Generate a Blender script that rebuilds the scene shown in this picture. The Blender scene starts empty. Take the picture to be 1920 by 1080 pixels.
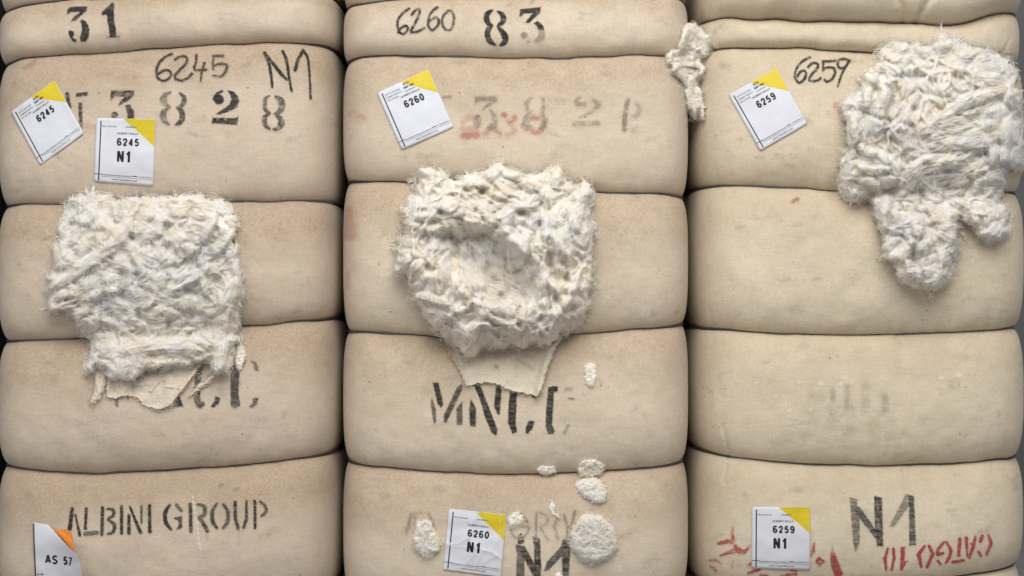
import bpy, math, random
import numpy as np

# ------------------------------------------------------------------ camera, light, exposure
SC = bpy.context.scene
COL = SC.collection
D = 3.0            # camera distance to the plane of the wire grooves
ZC = 0.70          # camera height
cd = bpy.data.cameras.new('camera')
cam = bpy.data.objects.new('camera', cd); COL.objects.link(cam)
cam.location = (0, -D, ZC); cam.rotation_euler = (math.radians(90), 0, 0)
cd.sensor_width = 36; cd.lens = 36 * D / 1.92; cd.clip_start = 0.05; cd.clip_end = 60
SC.camera = cam
W = bpy.data.worlds.new('World'); SC.world = W; W.use_nodes = True
bg = W.node_tree.nodes['Background']
bg.inputs[0].default_value = (0.96, 0.97, 1.0, 1); bg.inputs[1].default_value = 0.46

def area(name, loc, target, sx, sy, power, col):
    l = bpy.data.lights.new(name, 'AREA'); l.shape = 'RECTANGLE'; l.size = sx; l.size_y = sy
    l.energy = power; l.color = col
    o = bpy.data.objects.new(name, l); COL.objects.link(o); o.location = loc
    d = np.array(target) - np.array(loc)
    from mathutils import Vector
    o.rotation_euler = Vector(d).to_track_quat('-Z', 'Y').to_euler()
    return o
area('roof_light', (0.15, -2.4, 2.75), (0.05, 0.0, 0.62), 2.4, 1.6, 103, (1.0, 0.985, 0.96))
area('left_fill_light', (-2.6, -3.6, 1.5), (0.0, 0.0, 0.6), 2.0, 2.0, 24, (0.96, 0.98, 1.0))  # weak fill lamp added from the left, no door is known there
SC.view_settings.view_transform = 'Standard'; SC.view_settings.look = 'None'
SC.view_settings.exposure = 0; SC.view_settings.gamma = 1; SC.view_settings.use_curve_mapping = False
SC.cycles.max_bounces = 10; SC.cycles.diffuse_bounces = 8; SC.cycles.transparent_max_bounces = 8

rng = np.random.default_rng(7)
random.seed(7)

# ------------------------------------------------------------------ noise
def _h(ix, iy, s):
    n = (ix.astype(np.int64) * 374761393 + iy.astype(np.int64) * 668265263 + s * 974634777) & 0xffffffff
    n = ((n ^ (n >> 13)) * 1274126177) & 0xffffffff
    n = n ^ (n >> 16)
    return (n & 0xffff) / 65535.0
def vnoise(x, y, s=0):
    x = np.asarray(x, float); y = np.asarray(y, float)
    x, y = np.broadcast_arrays(x, y)
    ix = np.floor(x); iy = np.floor(y); fx = x - ix; fy = y - iy
    ux = fx*fx*fx*(fx*(fx*6-15)+10); uy = fy*fy*fy*(fy*(fy*6-15)+10)
    a = _h(ix, iy, s); b = _h(ix+1, iy, s); c = _h(ix, iy+1, s); d = _h(ix+1, iy+1, s)
    return (a*(1-ux)+b*ux)*(1-uy) + (c*(1-ux)+d*ux)*uy
def fbm(x, y, s=0, o=4):
    v = 0; amp = .5; t = 0
    for i in range(o):
        v = v + amp*vnoise(np.asarray(x)*2**i + 17.3*i, np.asarray(y)*2**i + 9.1*i, s+i); t += amp; amp *= .5
    return v/t
def sstep(a, b, x):
    t = np.clip((x-a)/(b-a), 0, 1); return t*t*(3-2*t)
def blur(A, sig):
    r = max(1, int(3*sig)); k = np.exp(-.5*(np.arange(-r, r+1)/sig)**2); k /= k.sum()
    P = np.pad(A, r, mode='edge')
    P = np.apply_along_axis(lambda m: np.convolve(m, k, 'valid'), 0, P)
    return np.apply_along_axis(lambda m: np.convolve(m, k, 'valid'), 1, P)

# ------------------------------------------------------------------ helpers for objects
def link(name, data, parent=None, mat=None):
    o = bpy.data.objects.new(name, data); COL.objects.link(o)
    if parent is not None: o.parent = parent
    if mat is not None:
        for m in (mat if isinstance(mat, (list, tuple)) else [mat]): data.materials.append(m)
    return o
def tag(o, label=None, cat=None, group=None, kind=None):
    if label: o['label'] = label
    if cat: o['category'] = cat
    if group: o['group'] = group
    if kind: o['kind'] = kind
    return o
def mesh_np(name, V, F, smooth=True, attrs=None, matidx=None):
    """V (n,3), F (m,k) array or list of arrays of quads / tris"""
    me = bpy.data.meshes.new(name)
    Fs = F if isinstance(F, list) else [F]
    Fs = [np.asarray(f, np.int32) for f in Fs if len(f)]
    me.vertices.add(len(V)); me.vertices.foreach_set('co', np.asarray(V, np.float32).ravel())
    lt = np.concatenate([np.full(len(f), f.shape[1], np.int32) for f in Fs])
    li = np.concatenate([f.ravel() for f in Fs])
    me.loops.add(len(li)); me.loops.foreach_set('vertex_index', li)
    me.polygons.add(len(lt))
    ls = np.concatenate([[0], np.cumsum(lt)[:-1]]).astype(np.int32)
    me.polygons.foreach_set('loop_start', ls)
    try: me.polygons.foreach_set('loop_total', lt)
    except Exception: pass
    me.polygons.foreach_set('use_smooth', np.full(len(lt), smooth))
    if matidx is not None: me.polygons.foreach_set('material_index', np.asarray(matidx, np.int32))
    for k, v in (attrs or {}).items():
        a = me.attributes.new(k, 'FLOAT', 'POINT'); a.data.foreach_set('value', np.asarray(v, np.float32))
    me.update(calc_edges=True); me.validate()
    return me
def tube(pts, r, sides=8):
    """closed-ended tube along pts, returns V, quads"""
    P = np.asarray(pts, float); n = len(P)
    T = np.gradient(P, axis=0); T /= np.linalg.norm(T, axis=1)[:, None] + 1e-12
    up = np.array([0.13, 0.31, 0.94]); A = np.cross(T, up); A /= np.linalg.norm(A, axis=1)[:, None] + 1e-12
    B = np.cross(T, A)
    r = np.broadcast_to(np.asarray(r, float), (n,))
    th = np.linspace(0, 2*np.pi, sides, endpoint=False)
    V = P[:, None, :] + r[:, None, None]*(np.cos(th)[None, :, None]*A[:, None, :] + np.sin(th)[None, :, None]*B[:, None, :])
    i = np.arange(n-1)[:, None]*sides; j = np.arange(sides)[None, :]; j2 = (j+1) % sides
    F = np.stack([i+j, i+j2, i+sides+j2, i+sides+j], -1).reshape(-1, 4)
    return V.reshape(-1, 3), F

# ------------------------------------------------------------------ materials
def new_mat(name):
    m = bpy.data.materials.new(name); m.use_nodes = True
    nt = m.node_tree; nt.nodes.clear()
    return m, nt, nt.nodes, nt.links
def N(nt, typ, **kw):
    n = nt.nodes.new(typ)
    for k, v in kw.items(): setattr(n, k, v)
    return n
def noise_node(nt, vec, scale, detail=4, rough=.55, sc=(1, 1, 1)):
    mp = N(nt, 'ShaderNodeMapping'); mp.inputs['Scale'].default_value = sc
    nt.links.new(vec, mp.inputs['Vector'])
    n = N(nt, 'ShaderNodeTexNoise'); n.inputs['Scale'].default_value = scale
    n.inputs['Detail'].default_value = detail; n.inputs['Roughness'].default_value = rough
    nt.links.new(mp.outputs[0], n.inputs['Vector'])
    return n.outputs['Fac']
def math_node(nt, op, a, b=None, c=None, clamp=False):
    n = N(nt, 'ShaderNodeMath', operation=op, use_clamp=clamp)
    for i, v in enumerate((a, b, c)):
        if v is None: continue
        if isinstance(v, (int, float)): n.inputs[i].default_value = v
        else: nt.links.new(v, n.inputs[i])
    return n.outputs[0]
def remap(nt, v, a, b, c, d):
    n = N(nt, 'ShaderNodeMapRange'); n.inputs[1].default_value = a; n.inputs[2].default_value = b
    n.inputs[3].default_value = c; n.inputs[4].default_value = d; nt.links.new(v, n.inputs[0]); return n.outputs[0]
def mix(nt, fac, a, b, mode='MIX'):
    n = N(nt, 'ShaderNodeMix', data_type='RGBA', blend_type=mode)
    for idx, v in ((0, fac), (6, a), (7, b)):
        if isinstance(v, (int, float)): n.inputs[idx].default_value = v
        elif isinstance(v, tuple): n.inputs[idx].default_value = (*v, 1)
        else: nt.links.new(v, n.inputs[idx])
    return n.outputs[2]
def attr(nt, name):
    n = N(nt, 'ShaderNodeAttribute'); n.attribute_name = name; return n.outputs['Fac']

def canvas_mat(name, base, dirtcol):
    m, nt, nd, lk = new_mat(name)
    out = N(nt, 'ShaderNodeOutputMaterial'); p = N(nt, 'ShaderNodeBsdfPrincipled')
    tc = N(nt, 'ShaderNodeTexCoord').outputs['Object']
    big = noise_node(nt, tc, 7, 5, .6)
    mid = noise_node(nt, tc, 45, 4, .6, (1, 1, 1.6))
    fine = noise_node(nt, tc, 260, 4, .75)
    thread = noise_node(nt, tc, 34, 3, .6, (1, 1, 14))
    thread2 = noise_node(nt, tc, 30, 3, .6, (14, 1, 1))
    val = math_node(nt, 'ADD', remap(nt, big, .3, .7, .93, 1.05), remap(nt, fine, .3, .7, -.10, .10))
    val = math_node(nt, 'ADD', val, remap(nt, mid, .3, .7, -.045, .045))
    val = math_node(nt, 'ADD', val, remap(nt, thread, .3, .7, -.045, .045))
    val = math_node(nt, 'ADD', val, remap(nt, thread2, .3, .7, -.025, .025))
    col = mix(nt, 1.0, base, val, 'MULTIPLY')
    # warm / cool blotches of the raw cotton
    hue = noise_node(nt, tc, 16, 4, .6)
    col = mix(nt, remap(nt, hue, .48, .72, 0, .35), col, (base[0]*.98, base[1]*.95, base[2]*.86))
    # brown dust where the bale rubbed against others
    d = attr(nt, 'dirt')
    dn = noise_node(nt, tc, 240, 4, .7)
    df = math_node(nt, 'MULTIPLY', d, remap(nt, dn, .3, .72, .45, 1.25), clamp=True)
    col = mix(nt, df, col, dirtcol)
    # small grey scuffs and specks
    sc1 = noise_node(nt, tc, 20, 5, .62, (1, 1, 1.5))
    col = mix(nt, remap(nt, sc1, .60, .74, 0, .42), col, (.20, .185, .17))
    sp = N(nt, 'ShaderNodeTexVoronoi'); sp.inputs['Scale'].default_value = 42; lk.new(tc, sp.inputs['Vector'])
    spn = noise_node(nt, tc, 26, 2, .5)
    spf = math_node(nt, 'MULTIPLY', remap(nt, sp.outputs['Distance'], .05, .12, .6, 0), remap(nt, spn, .55, .62, 0, 1))
    col = mix(nt, spf, col, (.11, .095, .08))
    # printed marks
    ik = attr(nt, 'ink'); rd = attr(nt, 'red'); wh = attr(nt, 'lint')
    grain = remap(nt, noise_node(nt, tc, 520, 3, .7), .25, .75, .82, 1.14)
    col = mix(nt, math_node(nt, 'MULTIPLY', rd, grain, clamp=True), col, (.34, .045, .042))
    col = mix(nt, math_node(nt, 'MULTIPLY', ik, grain, clamp=True), col, (.012, .012, .014))
    col = mix(nt, math_node(nt, 'MULTIPLY', wh, grain, clamp=True), col, (.78, .76, .72))
    lk.new(col, p.inputs['Base Color'])
    p.inputs['Roughness'].default_value = .92; p.inputs['Specular IOR Level'].default_value = .18
    try:
        p.inputs['Sheen Weight'].default_value = .12; p.inputs['Sheen Roughness'].default_value = .6
    except Exception: pass
    b = N(nt, 'ShaderNodeBump'); b.inputs['Strength'].default_value = .55; b.inputs['Distance'].default_value = .0012
    hsum = math_node(nt, 'ADD', math_node(nt, 'MULTIPLY', fine, .6), math_node(nt, 'MULTIPLY', thread, .35))
    hsum = math_node(nt, 'ADD', hsum, math_node(nt, 'MULTIPLY', mid, .9))
    lk.new(hsum, b.inputs['Height']); lk.new(b.outputs[0], p.inputs['Normal'])
    lk.new(p.outputs[0], out.inputs[0])
    return m
MC = {'L': canvas_mat('canvas_grey_beige', (.545, .453, .354), (.335, .242, .155)),
      'M': canvas_mat('canvas_beige', (.590, .502, .388), (.362, .264, .172)),
      'R': canvas_mat('canvas_cream', (.598, .515, .388), (.41, .31, .20))}

MC_IN = canvas_mat('canvas_inside', (.63, .55, .44), (.46, .37, .27))
def simple(name, col, rough=.8, metal=0, noise=0, nscale=60, spec=.3):
    m, nt, nd, lk = new_mat(name)
    out = N(nt, 'ShaderNodeOutputMaterial'); p = N(nt, 'ShaderNodeBsdfPrincipled')
    p.inputs['Roughness'].default_value = rough; p.inputs['Metallic'].default_value = metal
    p.inputs['Specular IOR Level'].default_value = spec
    tc = N(nt, 'ShaderNodeTexCoord').outputs['Object']
    f = noise_node(nt, tc, nscale, 5, .6)
    c = mix(nt, 1.0, col, remap(nt, f, .25, .75, 1-noise, 1+noise), 'MULTIPLY')
    lk.new(c, p.inputs['Base Color'])
    b = N(nt, 'ShaderNodeBump'); b.inputs['Strength'].default_value = .3; b.inputs['Distance'].default_value = .0006
    lk.new(f, b.inputs['Height']); lk.new(b.outputs[0], p.inputs['Normal'])
    lk.new(p.outputs[0], out.inputs[0]); return m
M_PAPER = simple('white_paper', (.61, .62, .665), .55, 0, .025, 45, .35)
M_YEL = simple('yellow_print', (.58, .455, .016), .5, 0, .05, 60)
M_ORA = simple('orange_print', (.66, .20, .02), .5, 0, .05, 60)
M_BLK = simple('black_print', (.012, .012, .015), .6, 0, .1, 90)
M_GRY = simple('grey_print', (.10, .10, .11), .6, 0, .1, 90)
M_WIRE = simple('steel_wire', (.10, .115, .14), .45, .6, .3, 300, .5)
M_SEED = simple('seed_fragment', (.035, .024, .016), .8, 0, .4, 500)
M_FLOOR = simple('concrete_floor', (.26, .25, .24), .8, 0, .25, 9)
M_WALL = simple('grey_wall', (.16, .165, .165), .9, 0, .08, 4)
M_DARK = simple('shade_block_black', (.02, .019, .018), .9, 0, .2, 8)  # near-black, for the added block that darkens the left notches

def cotton_mat(name, col, trans):
    m, nt, nd, lk = new_mat(name)
    out = N(nt, 'ShaderNodeOutputMaterial')
    tc = N(nt, 'ShaderNodeTexCoord').outputs['Object']
    f = noise_node(nt, tc, 38, 4, .6)
    f2 = noise_node(nt, tc, 11, 3, .5)
    c = mix(nt, remap(nt, f, .42, .7, 0, .75), col, (col[0]*.97, col[1]*.925, col[2]*.83))
    c = mix(nt, remap(nt, f2, .45, .7, 0, .5), c, (col[0]*.95, col[1]*.965, col[2]*1.0))
    p = N(nt, 'ShaderNodeBsdfDiffuse'); lk.new(c, p.inputs[0])
    t = N(nt, 'ShaderNodeBsdfTranslucent'); lk.new(c, t.inputs[0])
    mx = N(nt, 'ShaderNodeMixShader'); mx.inputs[0].default_value = trans
    lk.new(p.outputs[0], mx.inputs[1]); lk.new(t.outputs[0], mx.inputs[2]); lk.new(mx.outputs[0], out.inputs[0])
    return m
M_COT = cotton_mat('cotton_mass', (.90, .865, .80), .06)
M_FRAY = cotton_mat('canvas_thread', (.62, .54, .43), .1)
M_FIBC = cotton_mat('cotton_fibre_cool', (.955, .94, .912), .46)
M_COTC = cotton_mat('cotton_mass_cool', (.90, .88, .845), .06)
M_FIB = cotton_mat('cotton_fibre', (.965, .948, .912), .46)

# ------------------------------------------------------------------ bales: surface description (metres; 1 photo pixel = 1 mm on the groove plane)
def PX(px): return (np.asarray(px, float) - 960)/1000
def PZ(py): return (1240 - np.asarray(py, float))/1000
class Bale: pass
def make_bale_def(key, xl, xr, da, b0, db, n, y0, creases, seed, dirt, dal=None):
    b = Bale(); b.key = key; b.xc = (xl+xr)/2; b.a0 = (xr-xl)/2 - da; b.b0 = b0; b.n = n; b.y0 = y0
    b.cr = [(PX([p[0] for p in c]), PZ([p[1] for p in c])) for c in creases]
    K = len(creases)-1
    b.db = (db if isinstance(db, (list, tuple)) else [db]*K); b.da = dal or [da]*K
    b.seed = seed; b.dirt = dirt; b.grooves = []; b.yc = y0 + b0
    return b
def crease_z(b, k, x):
    cx, cz = b.cr[k]
    z = np.interp(x, cx, cz)
    return (z + np.interp(x-.02, cx, cz) + np.interp(x+.02, cx, cz))/3 + (vnoise(x*22, k*3.1, b.seed+40)-.5)*.004
def prof(t):
    return np.maximum(1e-9, 1-np.abs(2*t-1)**3.5)**.44
def proff(t):
    return np.maximum(1e-9, 1-np.abs(2*t-1)**2.5)**.50
def disp(b, x, z, t, zh, k):
    d = (fbm(x*9, z*9, b.seed, 3)-.5)*.011 + (fbm(x*32, z*40, b.seed+5, 2)-.5)*.0022
    e = np.minimum(t, 1-t)*zh
    pk = (vnoise(x*75, k*7.7+z*0, b.seed+9)-.5)*.0060 + (vnoise(x*30, k*3.3, b.seed+11)-.5)*.006
    d = d + pk*np.exp(-e/.016)*(1-np.exp(-e/.003))
    for pts, wd, dp in b.grooves:
        dist = poly_dist(x*1000, z*1000, pts)[0]/1000
        d = d + dp*np.exp(-(dist/wd)**2)
    return d
def seg_dist(X, Y, ax, ay, bx, by):
    dx, dy = bx-ax, by-ay; L = dx*dx+dy*dy+1e-12
    t = np.clip(((X-ax)*dx+(Y-ay)*dy)/L, 0, 1)
    return np.hypot(X-ax-t*dx, Y-ay-t*dy), t
def poly_dist(X, Y, pts):
    best = None
    s = 0
    for (a, c) in zip(pts[:-1], pts[1:]):
        d, t = seg_dist(X, Y, a[0], a[1], c[0], c[1])
        best = d if best is None else np.minimum(best, d)
    return best, None
def lobe_of(b, x, z):
    K = len(b.cr)-1
    Z = [crease_z(b, k, x) for k in range(K+1)]
    k = np.zeros(x.shape, int)
    for i in range(1, K): k = k + (z < Z[i])
    Z = np.stack(Z)
    zt = np.take_along_axis(Z, k[None], 0)[0]; zb = np.take_along_axis(Z, k[None]+1, 0)[0]
    t = np.clip((zt-z)/(zt-zb), 0, 1)
    return k, t, zt-zb
def front(b, x, z):
    x = np.asarray(x, float); z = np.asarray(z, float)
    k, t, zh = lobe_of(b, x, z); g = prof(t); gf = proff(t)
    da = np.array(b.da)[k]; db = np.array(b.db)[k]
    a = b.a0 + da*g; u = np.abs(x-b.xc)/a
    uu = np.clip(u, 0, .9995)
    w = (1-uu**b.n)
    y = b.yc - (b.b0+db*gf)*w**(1/b.n) + np.clip(w, 0, 1)*disp(b, x, z, t, zh, k)
    return np.where(u < 1, y, 9.0)
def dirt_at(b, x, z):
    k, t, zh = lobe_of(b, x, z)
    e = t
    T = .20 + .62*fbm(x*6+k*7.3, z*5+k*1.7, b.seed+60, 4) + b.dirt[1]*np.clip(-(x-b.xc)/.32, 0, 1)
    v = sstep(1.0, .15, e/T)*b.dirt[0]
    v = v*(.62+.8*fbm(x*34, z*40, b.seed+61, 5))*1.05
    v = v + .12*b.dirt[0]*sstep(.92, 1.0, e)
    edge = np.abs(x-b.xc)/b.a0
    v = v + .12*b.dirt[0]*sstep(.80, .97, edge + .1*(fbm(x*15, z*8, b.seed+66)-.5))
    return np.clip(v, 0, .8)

BL = make_bale_def('L', -.985, -.332, .014, .29, [.032, .040, .050, .052, .051, .050, .04], 6.0, 0.0, [
    [(-40, -115), (660, -115)],
    [(0, 14), (52, 10), (120, 4), (172, 0), (400, -12), (640, -18)],
    [(0, 114), (26, 111), (206, 100), (344, 90), (481, 81), (626, 82), (660, 84)],
    [(0, 384), (20, 384), (130, 383), (448, 379), (611, 376), (650, 372)],
    [(0, 640), (28, 639), (163, 634), (452, 613), (627, 597), (650, 594)],
    [(0, 878), (20, 880), (163, 887), (285, 884), (407, 875), (611, 856), (650, 852)],
    [(0, 1128), (300, 1140), (640, 1106)],
    [(-40, 1238), (660, 1238)]], 11, (.84, .25))
BM = make_bale_def('M', -.328, .342, .014, .29, [.032, .040, .050, .052, .051, .050, .04], 6.0, 0.0, [
    [(600, -112), (1320, -112)],
    [(647, 4), (717, 2), (900, -5), (1276, -10)],
    [(640, 105), (682, 106), (812, 106), (944, 111), (1049, 111), (1154, 106), (1290, 101)],
    [(640, 338), (656, 339), (782, 342), (1113, 361), (1274, 365), (1300, 366)],
    [(640, 622), (656, 623), (821, 631), (880, 652), (934, 659), (1000, 650), (1065, 627), (1256, 613), (1300, 606)],
    [(640, 872), (671, 873), (752, 879), (874, 887), (976, 889), (1078, 886), (1261, 875), (1300, 872)],
    [(640, 1122), (960, 1136), (1290, 1112)],
    [(600, 1238), (1320, 1238)]], 23, (.70, .14))
BR = make_bale_def('R', .347, .993, .014, .29, [.078, .036, .053, .054, .053, .052, .04], 4.6, 0.012, [
    [(1270, -100), (1960, -100)],
    [(1290, 25), (1345, 27), (1420, 35), (1500, 39), (1600, 43), (1690, 42), (1712, 41), (1735, 47), (1765, 49), (1800, 46), (1850, 28), (1895, 18), (1940, 14)],
    [(1280, 80), (1345, 86), (1450, 88), (1640, 97), (1890, 108), (1940, 109)],
    [(1280, 345), (1370, 347), (1580, 357), (1900, 359), (1940, 359)],
    [(1275, 598), (1310, 617), (1340, 618), (1480, 626), (1600, 630), (1750, 626), (1890, 618), (1940, 616)],
    [(1280, 840), (1310, 852), (1370, 860), (1521, 871), (1627, 874), (1769, 871), (1887, 865), (1940, 862)],
    [(1290, 1106), (1600, 1102), (1740, 1090), (1814, 1080), (1891, 1072), (1940, 1070)],
    [(1270, 1238), (1960, 1238)]], 37, (.42, .06), dal=[.006, .010, .015, .015, .015, .014, .012])
def groove(b, pts, w, dp): b.grooves.append(([(float(PX(p[0]))*1000, float(PZ(p[1]))*1000) for p in pts], w, dp))
groove(BR, [(1348, 30), (1342, 55), (1343, 84)], .0030, .0050)
groove(BR, [(1334, 575), (1339, 598), (1343, 618), (1342, 640), (1337, 665)], .0028, .0045)
groove(BR, [(1356, 800), (1363, 830), (1372, 858), (1366, 872), (1358, 905)], .0028, .0050)
groove(BR, [(1347, 320), (1352, 347)], .003, .004)
groove(BR, [(1345, 690), (1352, 760), (1357, 800)], .006, .0018)
groove(BR, [(1660, -10), (1676, 15), (1692, 38)], .0055, .0105)
groove(BR, [(1744, -12), (1726, 14), (1716, 40)], .0060, .0115)
groove(BR, [(1714, -10), (1716, 30)], .0026, .0050)
groove(BR, [(1873, 109), (1888, 92), (1898, 72)], .003, .004)
groove(BR, [(1895, 360), (1880, 340)], .004, .004)
groove(BM, [(1090, -5), (1092, 18), (1089, 30)], .0022, -.0025)
groove(BM, [(800, 980), (1090, 985)], .012, .0016)
BALES = [BL, BM, BR]

def at(px, py, bales=BALES, it=5):
    """photo-plan point -> depth of the bale front there and the world x, z"""
    px = np.asarray(px, float); py = np.asarray(py, float)
    X0 = PX(px); Z0 = PZ(py); y = np.zeros_like(X0)
    for _ in range(it):
        x = X0*(D+y)/D; z = ZC + (Z0-ZC)*(D+y)/D
        ys = np.stack([front(b, x, z) for b in bales]).min(0)
        y = np.where(ys > 1, .06, ys)
    return y
def world(px, py, y):
    X0 = PX(px); Z0 = PZ(py); f = (D+y)/D
    return np.stack([X0*f, y, ZC + (Z0-ZC)*f], -1)

# ------------------------------------------------------------------ floor, back wall and an added shade block
def quad(name, pts, mat, label=None):
    me = mesh_np(name, np.array(pts, float), np.array([[0, 1, 2, 3]]), False)
    o = link(name, me, None, mat); o['kind'] = 'structure'; return o
quad('floor', [(-6, -5, 0), (6, -5, 0), (6, 4, 0), (-6, 4, 0)], M_FLOOR)
def slab(name, x0, x1, y0, y1, z0, z1, mat):
    V = [(x, y, z) for z in (z0, z1) for (x, y) in ((x0, y0), (x1, y0), (x1, y1), (x0, y1))]
    F = np.array([[0, 3, 2, 1], [4, 5, 6, 7], [0, 1, 5, 4], [1, 2, 6, 5], [2, 3, 7, 6], [3, 0, 4, 7]])
    o = link(name, mesh_np(name, np.array(V, float), F, False), None, mat); o['kind'] = 'structure'; return o
slab('back_wall', -6, 6, 2.4, 2.55, 0.004, 3.2, M_WALL)
slab('notch_shade_block', -1.30, -1.06, .10, 2.38, 0.004, 2.2, M_DARK)  # dark slab added to blacken the notches at the left edge

# ------------------------------------------------------------------ bale meshes
def superell(b, phi, a, bb):
    c = np.cos(phi); s = np.sin(phi)
    r = (np.abs(c/a)**b.n + np.abs(s/bb)**b.n)**(-1/b.n)
    return r*c, r*s
def build_bale(b, name, label):
    root = bpy.data.objects.new(name, None); COL.objects.link(root)
    root.empty_display_size = .1
    org = np.array([b.xc, b.yc, 0.0]); root.location = org
    tag(root, label, 'cotton bale', 'cotton bales standing side by side')
    b.root = root; b.org = org
    phF = np.linspace(np.pi*1.0, np.pi*2.0, 340)     # front half
    phB = np.linspace(0, np.pi, 60)[1:-1]
    phi = np.concatenate([phF, phB]); nph = len(phi)
    K = len(b.cr)-1
    rows = []
    for k in range(K):
        nt_ = 64 if 0 < k < K-1 else 40
        tt = .5-.5*np.cos(np.pi*np.linspace(0, 1, nt_))
        if k > 0: tt = tt[1:]
        for t in tt: rows.append((k, t))
    kk = np.array([r[0] for r in rows])[:, None]; tt = np.array([r[1] for r in rows])[:, None]
    g = prof(tt); a = b.a0 + np.array(b.da)[kk]*g; bb = b.b0 + np.array(b.db)[kk]*proff(tt)
    xx, yy = superell(b, phi[None, :], a, bb)
    X = b.xc + xx
    zt = np.zeros(X.shape); zb = np.zeros(X.shape)
    for k in range(K):
        m = (kk[:, 0] == k); zt[m] = crease_z(b, k, X[m]); zb[m] = crease_z(b, k+1, X[m])
    Z = zt*(1-tt) + zb*tt
    w = np.clip(1-(np.abs(xx)/a)**b.n, 0, 1)
    Y = b.yc + yy
    isf = (yy < 0)
    dd = disp(b, X, Z, np.broadcast_to(tt, X.shape), zt-zb, np.broadcast_to(kk, X.shape))
    Y = np.where(isf, Y + w*dd, Y)
    V = np.stack([X, Y, Z], -1).reshape(-1, 3) - org
    nr = len(rows)
    i = np.arange(nr-1)[:, None]*nph; j = np.arange(nph)[None, :]; j2 = (j+1) % nph
    F = np.stack([i+j, i+nph+j, i+nph+j2, i+j2], -1).reshape(-1, 4)
    ct = len(V); V = np.concatenate([V, [[0, 0, Z[0].mean()], [0, 0, Z[-1].mean()]]])
    jj = np.arange(nph); jn = (jj+1) % nph; last = (nr-1)*nph
    T1 = np.stack([np.full(nph, ct), jj, jn], -1); T2 = np.stack([np.full(nph, ct+1), last+jn, last+jj], -1)
    dv = np.concatenate([dirt_at(b, X.ravel(), Z.ravel()), [0, 0]])
    me = mesh_np('canvas_wrap', V, [F, T1, T2], True, {'dirt': dv})
    link('canvas_wrap', me, root, MC[b.key])
    # baling wires in each groove
    for k in range(1, K):
        Vs, Fs, off = [], [], 0
        for q, (dz, dr) in enumerate(((.0008, .0078), (-.0022, .0064))):
            ph = np.concatenate([np.linspace(np.pi, 2*np.pi, 220), np.linspace(2*np.pi, 3*np.pi, 40)[1:]])
            x, y = superell(b, ph, b.a0+dr, b.b0+dr)
            z = crease_z(b, k, b.xc+x) + dz + (vnoise(x*9, k*5+q*2.2, b.seed+80)-.5)*.003
            v, f = tube(np.stack([x, y, z], -1), .00125, 6)
            Vs.append(v); Fs.append(f+off); off += len(v)
        link('baling_wire', mesh_np('baling_wire', np.concatenate(Vs), np.concatenate(Fs), True), root, M_WIRE)
    return root
build_bale(BL, 'cotton_bale', 'grey-beige canvas cotton bale stencilled 31, 3828 and ALBINI GROUP, leftmost of the three')
build_bale(BM, 'cotton_bale', 'beige canvas cotton bale marked 83 and 6260 with a deep hole of cotton, middle one')
build_bale(BR, 'cotton_bale', 'cream canvas cotton bale with handwritten 6259 and upside-down red CATGO 10, right one')

# ------------------------------------------------------------------ polygon utilities on the photo plan
def poly_sd(X, Y, P):
    """signed distance, positive inside"""
    P = np.asarray(P, float); n = len(P)
    d = np.full(X.shape, 1e9); ins = np.zeros(X.shape, bool)
    for i in range(n):
        a = P[i]; c = P[(i+1) % n]
        dd, _ = seg_dist(X, Y, a[0], a[1], c[0], c[1]); d = np.minimum(d, dd)
        cond = ((a[1] > Y) != (c[1] > Y))
        xi = (c[0]-a[0])*(Y-a[1])/(c[1]-a[1]+1e-12) + a[0]
        ins ^= cond & (X < xi)
    return np.where(ins, d, -d)
def conv(ox, oy, s):
    return lambda P: [(ox+p[0]/s, oy+p[1]/s) for p in P]
def grid_mesh(PXg, PYg, keep, Y, org):
    ny, nx = PXg.shape
    V = world(PXg.ravel(), PYg.ravel(), Y.ravel()) - org
    idx = np.arange(ny*nx).reshape(ny, nx)
    q = np.stack([idx[:-1, :-1], idx[1:, :-1], idx[1:, 1:], idx[:-1, 1:]], -1).reshape(-1, 4)
    kf = keep[:-1, :-1] & keep[1:, :-1] & keep[1:, 1:] & keep[:-1, 1:]
    q = q[kf.ravel()]
    used = np.unique(q); mp = np.full(ny*nx, -1); mp[used] = np.arange(len(used))
    return V[used], mp[q], used

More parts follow.
